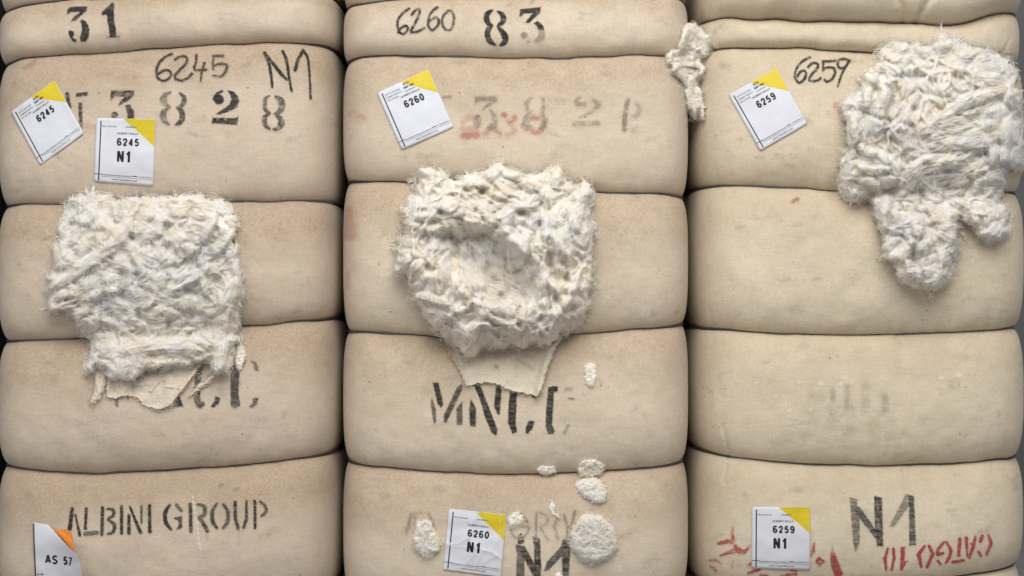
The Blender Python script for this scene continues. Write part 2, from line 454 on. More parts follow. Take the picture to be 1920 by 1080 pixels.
# ------------------------------------------------------------------ printed and painted marks (decals that hug the canvas)
def marks(b, name, prims, soft=1.4, label=None, wear=.4, streak=.2):
    """prims: ('p', pts, dens, chan) filled polygon or ('s', pts, width(s), dens, chan) stroke; photo plan px"""
    allp = np.concatenate([np.array(p[1], float) for p in prims])
    wmax = max([np.max(p[2]) if p[0] == 's' else 0 for p in prims])
    x0, y0 = allp.min(0) - wmax - 4; x1, y1 = allp.max(0) + wmax + 4
    gx = np.arange(x0, x1, 1.0); gy = np.arange(y0, y1, 1.0)
    X, Y = np.meshgrid(gx, gy)
    ch = {'ink': np.zeros(X.shape), 'red': np.zeros(X.shape), 'lint': np.zeros(X.shape)}
    jx = (fbm(X*.35, Y*.35, b.seed+3, 2)-.5)*1.6; jy = (fbm(X*.35, Y*.35, b.seed+4, 2)-.5)*1.6
    for p in prims:
        P = np.array(p[1], float); dens = p[-2]; c = p[-1]
        wm = (np.max(p[2]) if p[0] == 's' else 0)/2 + 5
        m = (X > P[:, 0].min()-wm) & (X < P[:, 0].max()+wm) & (Y > P[:, 1].min()-wm) & (Y < P[:, 1].max()+wm)
        if not m.any(): continue
        xs = X[m]+jx[m]; ys = Y[m]+jy[m]
        if p[0] == 'p': sd = poly_sd(xs, ys, P)
        else:
            wds = np.broadcast_to(np.asarray(p[2], float), (len(P),))
            sd = np.full(xs.shape, -1e9)
            if len(P) > 3:   # smooth the stroke
                tq = np.linspace(0, len(P)-1, (len(P)-1)*4+1)
                def cr(A):
                    A = np.asarray(A, float); i = np.clip(tq.astype(int), 0, len(A)-2); f = tq-i
                    p0 = A[np.clip(i-1, 0, None)]; p1 = A[i]; p2 = A[i+1]; p3 = A[np.clip(i+2, None, len(A)-1)]
                    return .5*(2*p1+(p2-p0)*f+(2*p0-5*p1+4*p2-p3)*f*f+(3*p1-p0-3*p2+p3)*f**3)
                Q = np.stack([cr(P[:, 0]), cr(P[:, 1])], -1); wq = np.interp(tq, np.arange(len(P)), wds)
            else: Q, wq = P, wds
            if len(Q) == 1: Q = np.repeat(Q, 2, 0); wq = np.repeat(wq, 2)
            for i in range(len(Q)-1):
                d, t = seg_dist(xs, ys, *Q[i], *Q[i+1])
                sd = np.maximum(sd, (wq[i]*(1-t)+wq[i+1]*t)/2 - d)
        v = min(1, dens*(1.28 if c == 'red' and dens < .6 else 1.15))*sstep(-soft, soft, sd+.5)
        ch[c][m] = np.maximum(ch[c][m], v)
    tex = 1 - wear*sstep(.50, .78, fbm(X*.13, Y*.13, b.seed+70+len(prims), 4)) - streak*(fbm(X*.05, Y*.55, b.seed+71, 3)-.42)
    for c in ch: ch[c] = np.clip(ch[c]*tex, 0, 1)
    tot = ch['ink']+ch['red']+ch['lint']
    kv = tot > .012
    k2 = kv.copy()
    for sy in (-1, 0, 1):
        for sx in (-1, 0, 1): k2 |= np.roll(np.roll(kv, sy, 0), sx, 1)
    y = at(X, Y, [b])
    k2 &= (y < .045)
    wpos = world(X, Y, y)
    dv = dirt_at(b, wpos[..., 0].ravel(), wpos[..., 2].ravel())
    V, F, used = grid_mesh(X, Y, k2, y - .00035, b.org)
    if len(F) == 0: return
    at_ = {'dirt': dv[used], **{c: ch[c].ravel()[used] for c in ch}}
    if name == 'stencil_number':      # one part per digit
        col = np.zeros(len(gx), bool); col[np.unique(used % len(gx))] = True; ids = np.full(len(gx), -1); cur, last = -1, -99
        for i in np.where(col)[0]:
            if i-last > 8: cur += 1
            ids[i] = cur; last = i
        vid = ids[used % len(gx)]
        for q in range(cur+1):
            f = F[vid[F[:, 0]] == q]
            if len(f) < 60: continue
            u = np.unique(f); mp = np.full(len(V), -1); mp[u] = np.arange(len(u))
            link('stencil_digit', mesh_np('stencil_digit', V[u], mp[f], True, {k: v[u] for k, v in at_.items()}), b.root, MC[b.key])
        return
    me = mesh_np(name, V, F, True, at_)
    o = link(name, me, b.root, MC[b.key])
    if label: o['label'] = label
    return o
def mk(cv, *items, c='ink'):
    s = cv.__defaults__ if False else None
    out = []
    for it in items:
        if it[0] == 'p': out.append(('p', cv(it[1]), it[2], it[3] if len(it) > 3 else c))
        else:
            sc = cv([(1, 0)])[0][0]-cv([(0, 0)])[0][0]
            out.append(('s', cv(it[1]), np.asarray(it[2], float)*sc, it[3], it[4] if len(it) > 4 else c))
    return out

# --- left bale
c = conv(110, 0, 12)
marks(BL, 'stencil_number', mk(c,
  ('p', [(190,310),(205,210),(260,165),(420,150),(640,150),(620,240),(540,310),(380,470),(280,475),(330,400),(490,265),(270,265),(230,300)], .97),
  ('p', [(480,470),(530,440),(600,480),(660,570),(690,680),(670,830),(600,930),(500,945),(480,850),(510,760),(530,640),(520,540)], 1),
  ('p', [(220,720),(270,680),(330,720),(350,780),(310,830),(340,870),(400,890),(405,940),(350,945),(290,890),(240,800)], .95),
  ('p', [(960,290),(1080,180),(1200,60),(1245,80),(1235,300),(1250,480),(1280,650),(1290,790),(1290,845),(1240,842),(1150,845),(1150,790),(1130,640),(1100,480),(1085,320),(990,345)], .97),
  ('p', [(1090,830),(1380,800),(1370,838),(1090,852)], .5)), 1.0, 'black stencilled number 31', .1)
c = conv(280, 80, 6)
marks(BL, 'handwritten_number', mk(c,
  ('s', [(250,130),(180,160),(110,230),(80,320),(100,400),(170,430),(230,390),(245,340),(200,310),(130,330),(90,370)], 27, .86),
  ('s', [(290,190),(340,160),(400,155),(425,190),(400,250),(340,310),(290,370),(300,410),(370,425),(440,395),(480,350)], 29, .8),
  ('s', [(530,140),(525,220),(505,290),(540,310),(640,305)], 28, .82), ('s', [(620,230),(590,330),(575,440)], [28,28,14], .8),
  ('s', [(720,150),(830,150)], 32, .75), ('s', [(725,160),(715,240),(720,300)], 22, .7),
  ('s', [(715,270),(790,240),(870,255),(855,330),(800,380),(720,370)], [18,28,32,32,30,20], .76)), 1.6, 'handwritten black number 6245', .3)
marks(BL, 'handwritten_grade', mk(c,
  ('s', [(1300,120),(1345,230),(1370,370),(1385,500)], [40,30,28,24], .92), ('s', [(1300,130),(1370,210),(1480,350),(1550,420)], [40,32,38,20], .88),
  ('s', [(1500,100),(1545,200),(1570,380),(1600,545)], [30,30,28,22], .88), ('s', [(1640,310),(1670,200),(1730,85)], [36,34,34], .85),
  ('s', [(1730,90),(1780,170),(1800,330),(1815,630)], [30,26,24,24], .9)), 1.1, 'handwritten black N1', .2)
c2 = conv(100, 150, 6)
marks(BL, 'stencil_number', mk(c,
  ('s', [(235,560),(180,590),(160,640),(185,700),(235,722)], [20,50,80,50,15], .62), ('s', [(235,722),(180,760),(155,810),(170,880),(220,920)], [15,45,75,55,22], .62),
  ('s', [(345,570),(385,610),(390,660),(360,710),(310,730)], [25,50,55,45,15], .78), ('s', [(310,730),(360,770),(370,840),(345,900),(295,925)], [15,60,65,50,20], .78),
  ('s', [(820,545),(760,580),(740,630)], [20,35,50], .88), ('s', [(782,640)], [110], .88),
  ('p', [(880,540),(950,550),(1000,610),(1010,660),(980,730),(900,770),(800,810),(745,805),(830,750),(900,700),(925,640),(910,580)], .88),
  ('p', [(715,845),(980,850),(1000,825),(985,925),(700,905)], .85),
  ('s', [(1350,600),(1300,640),(1300,700),(1310,760),(1355,790)], [20,45,45,45,20], .72), ('s', [(1355,800),(1300,840),(1300,920),(1350,970)], [20,50,55,30], .76),
  ('s', [(1420,605),(1480,650),(1490,720),(1460,780),(1410,800)], [25,70,75,55,20], .7), ('s', [(1420,810),(1470,850),(1485,910),(1450,960),(1400,975)], [20,55,75,50,25], .75))
  + mk(c2, ('s', [(155,160),(165,230),(180,300)], 40, .8), ('p', [(255,150),(385,135),(380,175),(255,190)], .8),
  ('p', [(285,260),(320,255),(325,400),(330,550),(305,530),(285,400)], .8),
  ('p', [(650,120),(905,120),(905,175),(830,240),(735,285),(760,235),(810,185),(690,180),(660,225),(640,225)], .82),
  ('p', [(810,285),(860,280),(905,350),(910,440),(900,480),(830,480),(835,380)], .8), ('s', [(690,395)], [75], .75)), 1.3, 'black stencilled number 3828', .35, .4)
marks(BL, 'red_smear', mk(c2, ('s', [(350,520),(470,530)], [60, 70], .22), c='red') + mk(c, ('s', [(530,860),(590,840)], 40, .1), ('s', [(890,1020),(1010,980)], 40, .12), c='red'), 5, None, .5)
marks(BL, 'brown_stain', [('s', [(45,128),(60,120),(66,114)], [5,8,5], .16, 'ink'), ('s', [(45,128),(60,120),(66,114)], [5,9,6], .22, 'red'), ('s', [(23,162),(27,156)], [5,6], .25, 'ink')], 2.5)
c = conv(160, 610, 5.647)
marks(BL, 'stencil_lettering', mk(c,
  ('s', [(1215,440),(1190,600),(1185,780),(1215,850)], [60,64,66,60], .75), ('s', [(1185,815),(1240,835)], 48, .8),
  ('p', [(1375,755),(1425,765),(1410,830),(1360,870),(1325,860),(1375,800)], .8),
  ('p', [(1540,390),(1590,385),(1600,450),(1630,500),(1620,740),(1640,850),(1580,880),(1540,850)], .78),
  ('s', [(1590,430),(1660,440),(1690,380)], 24, .8), ('p', [(1745,375),(1800,385),(1835,440),(1830,490),(1790,470),(1780,410)], .6),
  ('p', [(1775,770),(1830,770),(1815,840),(1760,875),(1740,860),(1775,820)], .78),
  ('p', [(300,760),(355,760),(345,860),(325,860)], .6), ('p', [(430,740),(465,740),(450,795)], .8), ('p', [(990,740),(1035,860),(930,865),(960,800)], .85),
  ('p', [(580,800),(640,800),(700,860),(600,850)], .6)), 1.5, 'black stencilled letters NCC partly behind the torn flap', .2, .35)
c = conv(110, 900, 4.8)
marks(BL, 'stencil_lettering', mk(c,
  ('s', [(122,262),(100,440)], [30,36], .95), ('s', [(150,310),(190,495)], [14,26], .9), ('s', [(248,260),(240,440)], 26, .9), ('s', [(240,485),(345,475)], 36, .72),
  ('s', [(395,250),(388,490)], 28, .82), ('s', [(440,262),(490,270),(490,320),(445,355),(500,400),(490,470),(440,485)], [15,28,28,20,30,30,14], .8),
  ('s', [(566,240),(566,480)], 28, .85), ('s', [(632,320),(632,480)], 28, .85), ('s', [(640,240),(735,470)], [18,32], .9), ('s', [(745,235),(745,385)], 18, .75), ('s', [(818,232),(820,468)], 28, .9),
  ('s', [(1000,225),(960,290),(965,380),(1010,445)], [22,34,34,22], .88), ('s', [(1060,225),(1100,275)], 28, .7),
  ('p', [(1040,335),(1110,330),(1110,430),(1060,450),(1085,400),(1075,360),(1045,355)], .78),
  ('s', [(1185,220),(1190,460)], 30, .85), ('s', [(1250,220),(1310,240),(1310,310),(1260,340)], [20,34,38,28], .72), ('s', [(1275,350),(1340,460)], 34, .78),
  ('s', [(1420,215),(1385,280),(1385,370),(1425,435)], [20,32,34,22], .78), ('s', [(1480,220),(1520,280),(1520,370),(1480,435)], [20,30,34,24], .75),
  ('s', [(1588,200),(1592,350),(1615,435)], 28, .82), ('s', [(1690,190),(1690,350),(1665,430)], [20,26,24], .8),
  ('s', [(1765,190),(1768,430)], 24, .85), ('s', [(1815,195),(1860,240),(1865,290),(1825,325)], [18,26,28,18], .8),
  ('s', [(1620,450),(1615,560)], 30, .10), ('s', [(1330,470),(1335,520)], 30, .14), ('s', [(250,510),(340,500)], 24, .14),
  *[('s', [(1205+i*6.5, 150+i*46), (1212+i*6.5, 164+i*46)], 13, .36, 'lint') for i in range(11)],
  ('s', [(1450,60),(1470,40)], 24, .3), ('s', [(1570,95),(1620,70)], 16, .2)), 1.2, 'black stencilled words ALBINI GROUP', .15, .35)

# --- middle bale
c = conv(730, 0, 6.194)
marks(BM, 'handwritten_number', mk(c,
  ('s', [(230,100),(150,160),(100,240),(100,320),(125,380),(170,395),(215,340),(190,300),(130,330),(100,380)], 26, .84),
  ('s', [(260,170),(310,115),(350,110),(345,170),(300,270),(250,370),(330,365),(410,325)], 28, .84),
  ('s', [(560,85),(500,130),(455,220),(455,310),(500,350),(560,300),(575,240),(540,200),(470,240)], 28, .8),
  ('s', [(690,125),(630,180),(612,260),(640,330),(700,350),(740,290),(750,200),(720,130),(680,125)], 26, .76)), 1.2, 'handwritten black number 6260', .3)
marks(BM, 'stencil_number', mk(c,
  ('s', [(1195,120),(1140,160),(1130,220),(1150,270),(1200,300)], [20,60,65,55,15], .95), ('s', [(1195,305),(1150,340),(1140,410),(1170,480),(1235,525)], [15,60,60,60,18], .95),
  ('s', [(1260,135),(1310,170),(1325,220),(1300,270),(1255,305)], [20,55,65,55,18], .95), ('s', [(1255,310),(1310,370),(1345,430),(1340,490),(1290,525)], [18,60,75,65,30], .93),
  ('p', [(1520,110),(1755,82),(1750,150),(1690,200),(1630,265),(1580,262),(1630,200),(1670,150),(1560,155),(1530,190),(1510,185)], .97),
  ('p', [(1675,270),(1720,245),(1780,290),(1800,350),(1730,345),(1710,295)], .9), ('p', [(1735,345),(1805,350),(1800,450),(1720,495),(1685,470),(1730,410)], .42),
  ('s', [(1565,410)], [70], .5), ('s', [(1615,485)], [32], .35), ('s', [(1640,40),(1680,0)], 8, .5), ('s', [(1395,45),(1440,5)], 8, .2)), 1.1, 'black stencilled number 83', .15)
c = conv(840, 150, 5.053)
marks(BM, 'stencil_number', mk(c,
  ('s', [(-40,165),(20,160)], 28, .42),
  ('p', [(255,160),(465,155),(460,200),(400,240),(330,285),(350,245),(395,205),(290,200),(260,225)], .5), ('s', [(400,290),(440,350),(440,420),(400,455)], [20,50,50,40], .42), ('s', [(285,370),(280,420)], 60, .38),
  ('s', [(785,175),(745,220),(755,290)], [20,50,20], .4), ('s', [(790,300),(745,350),(735,420),(770,465)], [15,45,45,20], .42), ('s', [(900,180),(915,230),(895,300)], [25,40,30], .42), ('s', [(895,310),(910,370),(900,440),(870,460)], [20,50,50,20], .5),
  ('s', [(1250,165),(1215,200),(1240,230),(1290,230)], [20,40,50,40], .4), ('s', [(1370,190),(1420,230),(1400,270),(1330,320),(1250,355)], [20,60,40,25,12], .4), ('s', [(1200,415),(1420,410)], 44, .38),
  ('s', [(1710,190),(1690,250),(1675,360),(1670,470)], [35,40,45,45], .5), ('s', [(1770,210),(1810,260),(1790,340),(1740,350)], [20,40,55,30], .3), ('s', [(1800,430),(1740,490)], 25, .16),
  ('s', [(960,195),(1110,200)], 34, .12)), 3.0, 'faded grey stencilled number 3828', .5, .4)
marks(BM, 'red_smear', mk(c,
  ('s', [(150,400),(210,350),(270,370)], 60, .26), ('s', [(160,530),(270,520)], 76, .5), ('s', [(150,460),(270,470)], 60, .28), ('s', [(350,510),(420,450),(490,510)], 45, .42),
  ('s', [(530,330),(590,390),(630,360)], 56, .52), ('s', [(600,430),(640,480),(560,520)], 40, .32), ('s', [(720,450),(760,460)], 60, .5),
  ('s', [(790,360),(870,360),(920,400),(900,470),(820,500),(790,460)], 48, .48), c='red') +
  [('s', [(660,215),(682,221)], [16,10], .26, 'red')], 4.5, 'smudged red lettering', .7)
marks(BM, 'red_smear', [('s', [(652,398),(655,440)], [20,26], .30, 'red'), ('s', [(654,470),(657,500)], 26, .12, 'red'), ('s', [(651,512),(652,535)], [8,8], .3, 'red')], 6)
c = conv(780, 690, 6)
marks(BM, 'stencil_lettering', mk(c,
  ('p', [(190,165),(255,170),(305,410),(280,450),(245,400)], .92), ('p', [(175,340),(225,470),(225,600),(205,630),(190,560),(170,430)], .72),
  ('p', [(520,185),(525,225),(340,615),(310,600),(315,530),(470,210)], .78), ('p', [(520,380),(520,640),(460,640),(455,460)], .75),
  ('p', [(620,355),(675,460),(670,660),(610,650),(600,470)], .86), ('p', [(640,170),(710,170),(915,690),(900,760),(850,720),(780,560),(720,350)], .95),
  ('p', [(900,200),(965,210),(940,520),(920,525),(880,430)], .93), ('p', [(1060,270),(1135,270),(1120,620),(1135,720),(1090,740),(1035,620),(1040,470)], .95),
  ('p', [(1270,595),(1330,600),(1310,680),(1260,740),(1235,730),(1235,680)], .95), ('p', [(1300,300),(1370,300),(1360,335),(1310,332)], .95),
  ('p', [(1490,220),(1540,205),(1600,210),(1590,260),(1550,280),(1530,640),(1460,660),(1465,480)], .85), ('p', [(1460,650),(1530,640),(1560,710),(1540,745),(1490,740)], 1),
  ('s', [(1690,240),(1740,240)], 40, .3), ('s', [(1720,345),(1770,345)], 18, .6), ('s', [(1715,650),(1670,730)], 35, .38)), 1.3, 'black stencilled letters MNCC', .1, .35)
c = conv(740, 920, 4.3636)
marks(BM, 'stencil_lettering', mk(c,
  ('s', [(135,190),(95,350)], 24, .38), ('s', [(160,190),(175,310)], 18, .34), ('s', [(140,185),(290,180)], 8, .2), ('s', [(280,185),(325,310)], 18, .45),
  ('s', [(1040,190),(1090,260)], 20, .32), ('s', [(950,320),(980,380),(1060,375),(1100,300),(1050,300)], 18, .38), ('s', [(1160,180),(1155,400)], 20, .42),
  ('s', [(1190,180),(1245,210),(1245,270),(1195,300),(1255,400)], 18, .38), ('s', [(1345,200),(1305,290),(1335,395)], 22, .36), ('s', [(1385,200),(1415,290),(1410,380)], 20, .45), ('s', [(1475,170),(1445,300),(1440,360)], 22, .45)), 1.8, 'faded grey stencilled words, mostly covered', .5)
marks(BM, 'handwritten_grade', mk(c,
  ('p', [(1010,370),(1035,350),(1060,380),(1055,430),(1010,440)], .85), ('p', [(988,440),(1060,470),(1060,720),(995,720),(1000,520)], .72),
  ('p', [(1000,445),(1060,455),(1170,640),(1160,720),(1130,690)], .82), ('p', [(1130,375),(1185,395),(1200,640),(1190,720),(1140,720),(1145,470)], .85),
  ('p', [(1380,395),(1445,410),(1420,480),(1260,650),(1220,660),(1250,580),(1360,460)], .76), ('p', [(1385,400),(1445,410),(1420,720),(1375,720),(1370,560)], .8)), 1.3, 'broad handwritten black N1', .2, .4)

# --- right bale
c = conv(1460, 80, 10.8)
marks(BR, 'handwritten_number', mk(c,
  ('s', [(630,300),(480,380),(370,520),(330,660),(370,780),(430,810),(520,740),(555,640),(520,570),(440,590),(385,680)], 46, .84),
  ('s', [(600,490),(680,420),(790,430),(780,520),(690,620),(620,730),(650,780),(780,770),(850,720)], 48, .82),
  ('s', [(900,380),(1000,380),(1150,370)], 50, .82), ('s', [(905,390),(895,570)], 42, .8), ('s', [(900,540),(1000,500),(1120,520),(1140,620),(1080,740),(980,790),(930,750)], 48, .82),
  ('s', [(1430,360),(1320,330),(1210,370),(1200,460),(1250,520),(1350,490),(1430,370)], 50, .82), ('s', [(1430,370),(1330,540),(1260,680),(1195,890)], [50,46,42,36], .84)), 1.0, 'handwritten dark grey number 6259', .25)
marks(BR, 'red_smear', [('s', [(1568,198),(1578,208)], 14, .3, 'red'), ('s', [(1555,212),(1575,214)], 14, .12, 'red'), ('s', [(1486,378),(1494,374)], [5,7], .4, 'ink'), ('s', [(1486,378),(1494,374)], [5,8], .3, 'red')], 3.2)
c = conv(1560, 900, 6)
marks(BR, 'handwritten_grade', mk(c,
  ('p', [(200,190),(285,220),(280,300),(310,440),(310,700),(265,800),(240,700),(210,320)], .66), ('p', [(215,310),(310,300),(490,560),(490,660),(290,400)], .76),
  ('p', [(475,185),(560,200),(575,745),(505,740),(485,560)], .82), ('p', [(830,160),(920,185),(840,330),(690,530),(650,520),(700,420)], .56), ('p', [(850,160),(920,185),(945,730),(870,735),(870,330)], .78)), 1.3, 'broad handwritten dark grey N1', .25, .5)
RED = 'red'
marks(BR, 'stencil_lettering', mk(c,
  ('s', [(630,770),(595,880),(610,1010)], [20,36,24], .9), ('s', [(690,770),(700,880),(670,1010)], [24,34,26], .88),
  ('p', [(775,760),(820,750),(815,920),(850,910),(790,1015),(765,1015)], .92), ('s', [(1040,745),(975,840),(1005,980)], [30,44,26], .95), ('s', [(1090,740),(1135,830),(1070,980)], [28,36,30], .95),
  ('s', [(1260,700),(1195,780),(1190,840),(1250,820)], [28,36,36,28], .95), ('s', [(1190,910),(1220,950)], 26, .9), ('s', [(1290,700),(1335,790),(1320,870),(1280,940)], [22,36,36,24], .95),
  ('s', [(1440,665),(1425,850)], 36, .95), ('s', [(1360,925),(1475,905)], 34, .95), ('s', [(1510,655),(1525,860)], [40,20], .9), ('s', [(1615,640),(1590,740),(1545,880)], [26,44,20], .95), ('s', [(1570,720),(1600,720)], 30, .9),
  ('s', [(1690,630),(1670,690)], 36, .92), ('s', [(1650,810),(1675,855)], 26, .92), ('s', [(1760,620),(1790,710),(1740,840)], [24,40,24], .95), c=RED), .9, 'upside-down red stencilled words CATGO 10', .15, .2)
c = conv(1300, 900, 6)
marks(BR, 'red_paint_mark', mk(c,
  ('s', [(445,520),(435,610)], [12,30], .5), ('s', [(280,715),(380,695),(440,690),(445,640)], [30,50,50,30], .82), ('s', [(310,850),(420,810),(500,790),(570,810),(640,735)], [24,40,70,50,12], .78), ('s', [(470,745),(500,790)], 40, .75),
  ('s', [(185,905),(250,900),(310,940)], [24,30,14], .6), ('s', [(165,960),(220,985),(255,1030)], [14,34,24], .6), ('s', [(450,910),(430,960),(440,990)], 12, .4), ('s', [(630,960),(660,940)], 40, .8),
  ('s', [(620,1050),(740,1010)], [26,36], .85), ('s', [(760,1075),(830,1080)], 34, .8), ('s', [(1000,1080),(1150,1060)], 36, .85), ('s', [(1100,1015),(1155,1020)], 24, .85),
  ('s', [(1360,710),(1350,800),(1325,850)], [16,40,16], .8), ('p', [(1370,910),(1415,860),(1480,915),(1420,975)], .85), ('p', [(1565,750),(1600,850),(1660,1000),(1680,1050),(1650,1110),(1600,1110),(1550,960),(1540,850)], .9), c=RED), 1.4, 'broken strokes of red paint', .45, .3)
c = conv(1260, 640, 2.4545)
marks(BR, 'grey_smudge', mk(c,
  ('s', [(640,250),(690,260)], 40, .12), ('s', [(740,230),(740,275)], 22, .3), ('s', [(805,210),(805,310)], 26, .24), ('s', [(890,210),(890,310)], 40, .16), ('s', [(980,260),(980,310)], 34, .28),
  ('s', [(740,300),(745,370)], 60, .08), ('s', [(820,320),(820,400)], 50, .1), ('s', [(930,340),(935,500)], 60, .09), ('s', [(1000,380),(1010,500)], 60, .07)), 5.0)
marks(BR, 'lint_specks', [('s', [(x+rng.normal(0, 2), y+rng.normal(0, 2)), (x+rng.normal(2, 4), y+rng.normal(0, 2))], rng.uniform(1.2, 2.8), .30, 'lint')
      for (x, y, n_) in ((1416, 718, 3), (1497, 718, 6), (1537, 719, 9), (1575, 720, 4), (1480, 771, 4), (1519, 768, 5), (1560, 775, 3), (1580, 776, 3), (1650, 773, 2), (1764, 708, 3), (1800, 705, 3), (1342, 770, 2)) for _ in range(n_)], 1.2, None, .2)

# ------------------------------------------------------------------ cotton
def interp_grid(A, gx, gy, X, Y):
    fx = np.clip((X-gx[0])/(gx[1]-gx[0]), 0, len(gx)-1.001); fy = np.clip((Y-gy[0])/(gy[1]-gy[0]), 0, len(gy)-1.001)
    ix = fx.astype(int); iy = fy.astype(int); fx -= ix; fy -= iy
    return (A[iy, ix]*(1-fx)+A[iy, ix+1]*fx)*(1-fy) + (A[iy+1, ix]*(1-fx)+A[iy+1, ix+1]*fx)*fy
def cotton(name, outline, hmax, label, cat, group=None, ropes=(), puffs=(), hole=None, flow=None, nlock=None, step=1.3, rim=26,
           rough=1.0, seed=1, specks=10, hair=1.0, fuzz=1.0, lockr=(2.4, 17), lockl=(28, 120), cell=44, bales=BALES, cool=False, gaps=()):
    R = np.random.default_rng(seed)
    P = np.array(outline, float)
    mg = 26
    x0, y0 = P.min(0)-mg; x1, y1 = P.max(0)+mg
    gx = np.arange(x0, x1, step); gy = np.arange(y0, y1, step); X, Y = np.meshgrid(gx, gy)
    # bale surface behind, smoothed over the wire grooves
    cs = 4.0; cgx = np.arange(x0-8, x1+8, cs); cgy = np.arange(y0-8, y1+8, cs)
    S = at(*np.meshgrid(cgx, cgy), bales); S = np.minimum(blur(np.clip(S, -1, .08), 3.0), S)
    Ys = interp_grid(S, cgx, cgy, X, Y)
    wx = (fbm(X*.045, Y*.045, seed, 4)-.5)*22; wy = (fbm(X*.045, Y*.045, seed+50, 4)-.5)*22
    sc = min(1.0, (P.max(0)-P.min(0)).min()/200)
    sd = poly_sd(X+wx*sc*.8, Y+wy*sc*.8, P) + 4*min(1, sc*1.2) - 10*sc*(fbm(X*.075, Y*.075, seed+77, 4)-.38)
    def env(s):
        q = np.clip(s/rim, 0, 1); return hmax*np.sqrt(np.clip(1-(1-q)**2, 0, 1))
    E = env(sd)
    if hole is not None:
        hs = poly_sd(X+wx*1.4, Y+wy*1.4, np.array(hole[0], float))
        E = E*(1 - hole[1]*sstep(-24, 14, hs))
    big = (fbm(X*.022, Y*.022, seed+8, 3)-.5)*hmax*.55*rough
    E = np.where(sd > 0, np.maximum(E+big*sstep(0, rim, sd), 0), 0)
    # soft clumps: cells with their own height and fibre direction, parted by creases
    ncell = max(4, int(1.6*(sd > 0).sum()*step*step/cell**2)); iy, ix = np.where(sd > -4)
    cj = R.integers(0, len(iy), ncell); ccx = gx[ix[cj]]+R.normal(0, 3, ncell); ccy = gy[iy[cj]]+R.normal(0, 3, ncell)
    keepc = vnoise(ccx*.021, ccy*.021, seed+91) + R.normal(0, .16, ncell) > .36
    if keepc.sum() >= 4: ccx, ccy, ncell = ccx[keepc], ccy[keepc], int(keepc.sum())
    cang = R.uniform(0, np.pi*2, ncell); chh = R.uniform(-.5, 1, ncell)
    F1 = np.full(X.shape, 1e9); F2 = np.full(X.shape, 1e9); cid = np.zeros(X.shape, int)
    for k in range(ncell):
        dk = np.hypot(X+wx*.8-ccx[k], (Y+wy*.8-ccy[k])*1.1); l1 = dk < F1
        F2 = np.where(l1, F1, np.minimum(F2, dk)); F1 = np.where(l1, dk, F1); cid = np.where(l1, k, cid)
    gap = F2-F1; ca = min(hmax*.26, 11)*rough
    E = np.where(sd > 0, np.maximum(E + ca*(np.sqrt(np.clip(gap/28/sc, 0, 1))*(1+.7*chh[cid])-.75)*sstep(2, rim*.8, sd) - 1.5*ca*sstep(.35, .75, fbm(X*.03, Y*.03, seed+93, 2))*np.exp(-(gap/5/sc)**2)*sstep(4, rim*.8, sd), 1.0), 0)
    H = np.where(sd > 0, E*.72, sd*.6-1.0)
    # locks
    locks = []
    for (pts, r, lift) in ropes: locks.append((np.array(pts, float), float(r), lift+(.30 if sc > .5 else .1), 1.0))
    area_ = (sd > 0).sum()*step*step
    nl = nlock if nlock is not None else int(area_/(230 if sc > .5 else 30))
    iy, ix = np.where(sd > 3*sc)
    for i in range(nl):
        j = R.integers(len(iy)); cx, cy = gx[ix[j]], gy[iy[j]]
        ang = cang[cid[iy[j], ix[j]]] + R.normal(0, .45)
        if flow is not None:
            fw = [(math.hypot(cx-f[0], cy-f[1]), f) for f in flow]; fd, ff = min(fw, key=lambda q: q[0])
            if fd < ff[3]: ang = ff[2] + R.normal(0, .28)
        L = R.uniform(*lockl)*sc**.7; cv = R.normal(0, 1.1)/max(L, 1)*(1.6 if flow is None else 1.0)
        if R.random() < .18: cv *= 3.0
        m = 9; s = np.linspace(-.5, .5, m)*L; th = ang + cv*s
        pts = np.stack([cx+np.cumsum(np.cos(th))*L/m - np.cos(th).sum()*L/m/2, cy+np.cumsum(np.sin(th))*L/m - np.sin(th).sum()*L/m/2], -1)
        for _ in range(6):
            if interp_grid(sd, gx, gy, pts[:, 0], pts[:, 1]).min() > -1.0: break
            pts = pts[len(pts)//2] + (pts-pts[len(pts)//2])*.72
        locks.append((pts, (lockr[0]+(lockr[1]-lockr[0])*R.random()**1.9)*sc**.7, R.uniform(-.16, .34)*rough, R.uniform(.35, 1)))
    ry_, rx_ = np.where((sd > 1) & (sd < 9*max(sc, .4)))
    for i in range(int(len(ry_)*step*step/(55 if sc > .5 else 22))):
        j = R.integers(len(ry_)); cx, cy = gx[rx_[j]], gy[ry_[j]]
        g0 = sd[min(ry_[j]+1, len(gy)-1), rx_[j]]-sd[max(ry_[j]-1, 0), rx_[j]]; g1 = sd[ry_[j], min(rx_[j]+1, len(gx)-1)]-sd[ry_[j], max(rx_[j]-1, 0)]
        ang = math.atan2(g0, g1)+np.pi/2+R.normal(0, .75); L = R.uniform(14, 46)*sc**.7; cv = R.normal(0, 1.3)/L*1.5; m = 9
        q = np.linspace(-.5, .5, m)*L; th = ang+cv*q
        locks.append((np.stack([cx+np.cumsum(np.cos(th))*L/m-np.cos(th).sum()*L/m/2, cy+np.cumsum(np.sin(th))*L/m-np.sin(th).sum()*L/m/2], -1), R.uniform(3, 9)*sc**.7, R.uniform(0, .2), .8))
